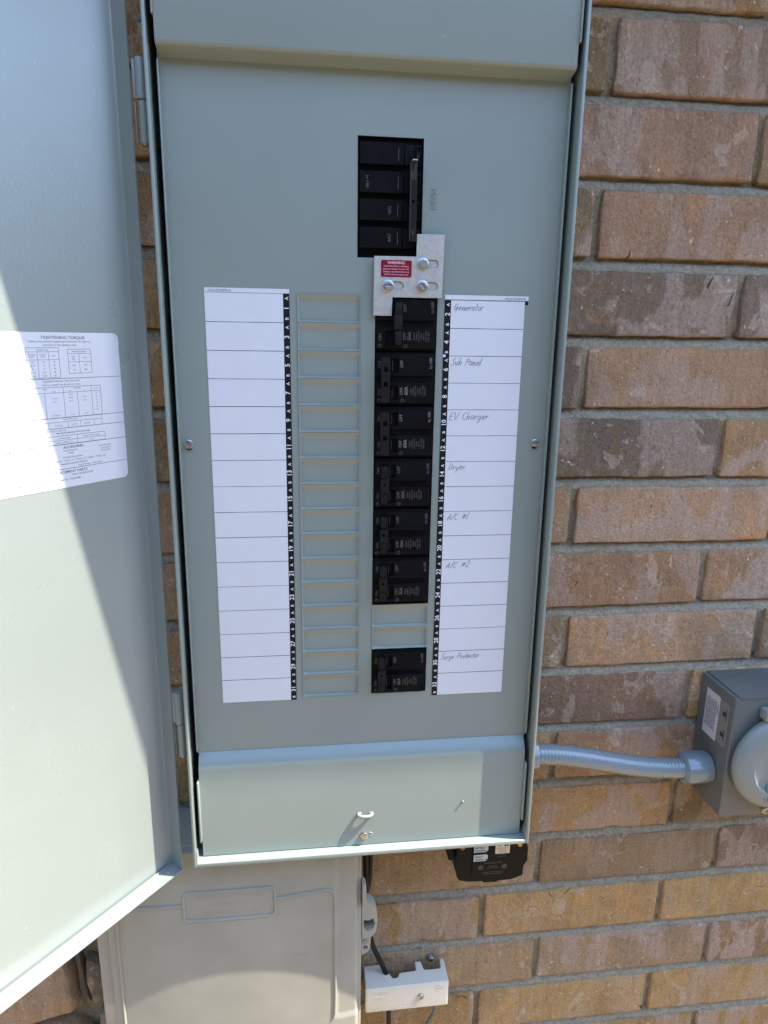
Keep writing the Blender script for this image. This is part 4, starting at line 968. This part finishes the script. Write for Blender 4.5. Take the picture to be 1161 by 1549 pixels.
m.text('CUSTOMER ACCESS', 3.2, (-2, lidy(-2, -742)+0.1, -742), RX, UZ, M_BEIGE, lift=0.2)
m.build('embossed_lettering', lid, 0)
m = MB()   # latch loop and screw tab on the right edge
out = [(78, -690), (83, -688), (90, -692), (96, -703), (97.5, -720), (95.5, -735), (90, -742), (82, -744), (78, -744)]
hole = [(80.5, -716), (86, -717.5), (92, -715), (94, -722), (91.5, -730), (84, -733), (80.5, -729)]
m.plate(out[::-1], [hole], 22, 36, M_BEIGE, bev=0.8)
m.plate([(78, -749), (88.6, -744.5), (90, -748), (89.4, -765), (85, -771), (78, -774)][::-1], [circ(83.5, -763, 2.9, 14)], 28, 40, M_BEIGE, bev=0.6)
m.build('latch', t, 40)
screw(t, (83.5, 27.6, -752.5), 2.9, 'screw', 0.6, m=M_BEIGE, h=1.5); screw(t, (86.5, 37, -722), 4.0, 'screw', 0.2, m=M_BEIGE)
m = MB(); m.plate([(78, -655), (82.4, -660), (82.8, -686), (78, -692)][::-1], [], 14, 26, M_BEIGE, bev=0.6); m.build('catch', t)
m = MB(); m.plate(rrect(-240, -226.5, -870, -815, 2), [circ(-233, -828, 1.8, 10), circ(-233, -842, 1.8, 10), circ(-233, -856, 1.8, 10)], 70, 76, M_BEIGE, bev=0.5); m.build('mounting_tab', t)

# ============================================================ SURGE PROTECTOR
t = thing('surge_protector', (232, 88, -630), 'black plastic surge protector hanging under the right end of the panel', 'surge protector')
ol = [(193.2, -592), (193.2, -628.6), (195.0, -673.2), (197.7, -678.1), (208.7, -680.9), (226.7, -682.0), (227.8, -683.8), (244.5, -684.8), (246.9, -682.7), (263.0, -682.5), (277.9, -677.5), (278.0, -663.6), (280.3, -660.3), (282.6, -655.9), (282.4, -638.7), (279.1, -627.0), (278.5, -592)]
m = MB(); m.plate(ol[::-1] if False else ol, [], 30, 80, M_SURGE, bev=1.2); body = m.build('case', t, 40)
m = MB(); m.plate([(178, -600), (179.1, -629.7), (187.1, -661.0), (192.1, -662.6), (193.0, -600)], [], 46, 66, M_SURGE, bev=1.0)
m.plate([(178, -600), (182, -628), (190, -655), (193, -656), (193, -600)], [], 40, 45.8, M_SURGE, bev=0.6); m.build('mounting_ear', t)
m = MB(); m.plate([(212.8, -596), (212.8, -672), (216, -675), (232, -677), (252, -676), (262, -671), (264.2, -666), (264.2, -596)], [], 28.4, 29.9, M_SURGE, bev=0.5); m.build('face_plate', t)
m = MB()
for z0_, z1_, l1, l2 in ((-637.6, -628.6, 'All Phase', 'Protection'), (-650.3, -641.2, 'Indoor/', 'Outdoor Use')):
    m.plate([(213.8, z0_), (228.5, z0_), (231.2, z0_+2.6), (231.2, z1_-1.5), (229.6, z1_), (213.8, z1_)], [], 27.9, 28.3, M_SILVERLBL)
    m.text(l1, 3.3, (215.2, 27.9, z1_-2.7), RX, UZ, M_BLACK, align='LEFT', lift=0.1, bold=0.02, sx=.95); m.text(l2, 3.3, (215.2, 27.9, z1_-6.6), RX, UZ, M_BLACK, align='LEFT', lift=0.1, bold=0.02, sx=.95)
m.plate(rect(240.3, 258.2, -641.4, -622), [], 27.9, 28.3, M_TANLBL)
m.box((251, 27.75, -631), (256.6, 27.9, -624), M_SPOT)
m.text('UL', 4.0, (245.2, 27.9, -629.5), RX, UZ, M_BROWNINK, lift=0.1, bold=0.03)
for k, tx in enumerate(('SURGE PROTECTIVE', 'DEVICE TYPE 1', 'LISTED 42GA', '120/240V 50/60Hz')): m.text(tx, 1.7, (249.2, 27.9, -633.6-k*1.9), RX, UZ, M_BROWNINK, lift=0.1, bold=0.01)
m.build('stickers', t, 0)
m = MB()
for z, tx, sz in ((-643.4, 'Assembled in', 1.8), (-645.6, 'Clearwater, USA', 1.8)): m.text(tx, sz, (248.8, 28.3, z), RX, UZ, M_TAN, lift=0.12, bold=0.01)
for z, tx, sz in ((-654.2, 'SURGE INDICATORS', 2.5), (-658.6, 'Green/ON', 2.2), (-661, 'Surge Protection', 2.0), (-667, 'Contains No Serviceable Parts', 2.2), (-669.6, 'DO NOT OPEN. See Manual', 2.1)): m.text(tx, sz, (238.2, 28.3, z), RX, UZ, M_TAN, lift=0.12, bold=0.015)
m.build('lettering', t, 0)
for x_, z_ in ((223.1, -659.5), (252.6, -660.1)):
    m = MB(); m.lathe([(3.4, 0), (3.4, -0.4)], (x_, 28.4, z_), (0, 1, 0), M_SPOT, 20); m.build('indicator_lens', t)
screw(t, (199.8, 29.8, -630), 2.7, 'screw', 0.2, m=M_BRASS); screw(t, (271.0, 29.8, -631.4), 2.7, 'screw', 0.7, m=M_BRASS, cross=True)

# ============================================================ BONDING TERMINAL COVER
t = thing('bonding_terminal', (141, 88, -893), 'small white plastic grounding terminal cover with a screw, on the brick at the bottom', 'terminal cover')
m = MB(); yf, yb = 52.0, 86.0; zt, zb = -854.5, -894.0; xa, xb = 87.0, 196.0
# shell: front, sides, bottom, and a notched top
m.box((xa+0.6, yf, zb), (xb+0.2, yf+7, zt-0.2), M_WHITEPL, bev=2.6, seg=4)
m.box((xa, yf+0.8, zb+0.6), (xa+2.2, yb, zt-0.6), M_WHITEPL, bev=1.0, seg=3); m.box((xb-1.8, yf+0.8, zb+0.6), (xb+0.4, yb, zt-0.6), M_WHITEPL, bev=1.0, seg=3)
m.box((xa+1, yf+0.8, zb), (xb-1, yb, zb+2.2), M_WHITEPL, bev=1.0, seg=3)
top = [(xa+0.3, yf+0.6), (xb+0.2, yf+0.6), (xb+0.4, yb+1), (xb-5, yb+1), (xb-6.5, yb-12), (xb-8, yb-13.5), (xb-28, yb-13.5), (xb-29.5, yb-12), (xb-31.5, yb), (xb-39.5, yb), (xb-40, yb-12), (xb-41.5, yb-13.5), (xb-62, yb-14.5), (xb-66, yb-21), (xb-72, yb-21.5), (xb-77, yb-13), (xb-82, yb+0.5), (xa+0.6, yb+0.5)]
vv, ff = fill(tuple(top), (), 1.2, 0.7); m.add([(v[0], v[1], zt-1.0+v[2]) for v in vv], ff, M_WHITEPL)
m.build('cover', t, 50)
m = MB(); m.plate(rrect(96, 118, -869, -860, 0.8), [rrect(97, 117, -868, -861, 0.5)], yf-0.25, yf, M_WHITEPL)
m.text('N S I', 6.2, (107, yf, -864.6), RX, UZ, M_WHITEPL, lift=0.35, bold=0.02); m.text('BONDING\nBRIDGE', 2.4, (97.5, yf, -873.5), RX, UZ, M_WHITEPL, align='LEFT', lift=0.3, bold=0.01)
m.text('INTERSYSTEM BONDING TERMINATION', 2.7, (139, yf, -882.5), RX, UZ, M_WHITEINK, lift=0.2, bold=0.01); m.text('UL  CU/AL', 3.6, (139, yf, -887), RX, UZ, M_WHITEINK, lift=0.2, bold=0.01)
m.build('embossed_lettering', t, 0); m = MB()
m.tube([(184+5.0*math.cos(a), yf-0.1, -863+4.4*math.sin(a)) for a in [math.radians(k*20) for k in range(18)]], 0.35, M_WHITEPL, 6, closed=True)
m.box((183.6, yf-0.4, -866), (184.4, yf, -860.5), M_WHITEPL); m.box((181, yf-0.45, -863.4), (187, yf+0.05, -862.8), M_WHITEPL)
m.build('embossed_emblem', t, 0)
screw(t, (159.5, yf-0.1, -873.5), 4.6, 'screw', 0.5, cross=True, h=2.2)
m = MB(); m.lathe([(5.0, 0), (5.0, -1.2), (3.6, -1.4), (3.6, -4), (3.0, -4.8), (0.1, -5.0)], (178.5, 88, -851), (0, 1, 0), M_ZINC, 20); m.build('mounting_bolt', t, 40)

# ============================================================ CABLES
def cable(name, pts, r, m_, label, cat, group=None):
    P = []
    Q = [Vector(p) for p in pts]
    for i in range(len(Q)-1):
        p0 = Q[max(i-1, 0)]; p1 = Q[i]; p2 = Q[i+1]; p3 = Q[min(i+2, len(Q)-1)]
        for k in range(8):
            q = k/8; P.append(0.5*((2*p1)+(p2-p0)*q+(2*p0-5*p1+4*p2-p3)*q*q+(3*p1-p0-3*p2+p3)*q**3))
    P.append(Q[-1]); mm = MB(); mm.tube(P, r, m_, 12)
    o = mm.build(name, None, 60); tag(o, label, cat, group); return o
cable('ground_cable', [(86, 62, -592), (86, 62, -640), (87, 62, -700), (88, 66, -745), (93, 73, -785), (99, 74, -812), (110, 74, -840), (121, 72, -868)], 3.4, M_CABLE, 'thick black cable curving from behind the latch into the white terminal cover', 'cable')
cable('power_cable', [(92, 72, -592), (93, 72, -650), (92, 74, -705), (88, 80, -730), (84, 84, -745)], 3.6, M_CABLE, 'black cable hanging straight down between the panel and the beige box', 'cable')
cable('drop_cable', [(121, 76, -893), (121, 77, -920), (121.5, 78, -960), (121, 79, -1100), (121, 82, -1899)], 3.0, M_CABLE, 'black cable leaving the underside of the white terminal cover', 'cable')
cable('ground_wire', [(184, 76, -893), (184, 76, -922), (182, 77, -936), (176, 79, -952), (168, 82, -985), (165, 84, -1100), (166, 84, -1899)], 2.2, M_GWIRE, 'thin grey green wire curving below the right end of the white cover', 'wire')
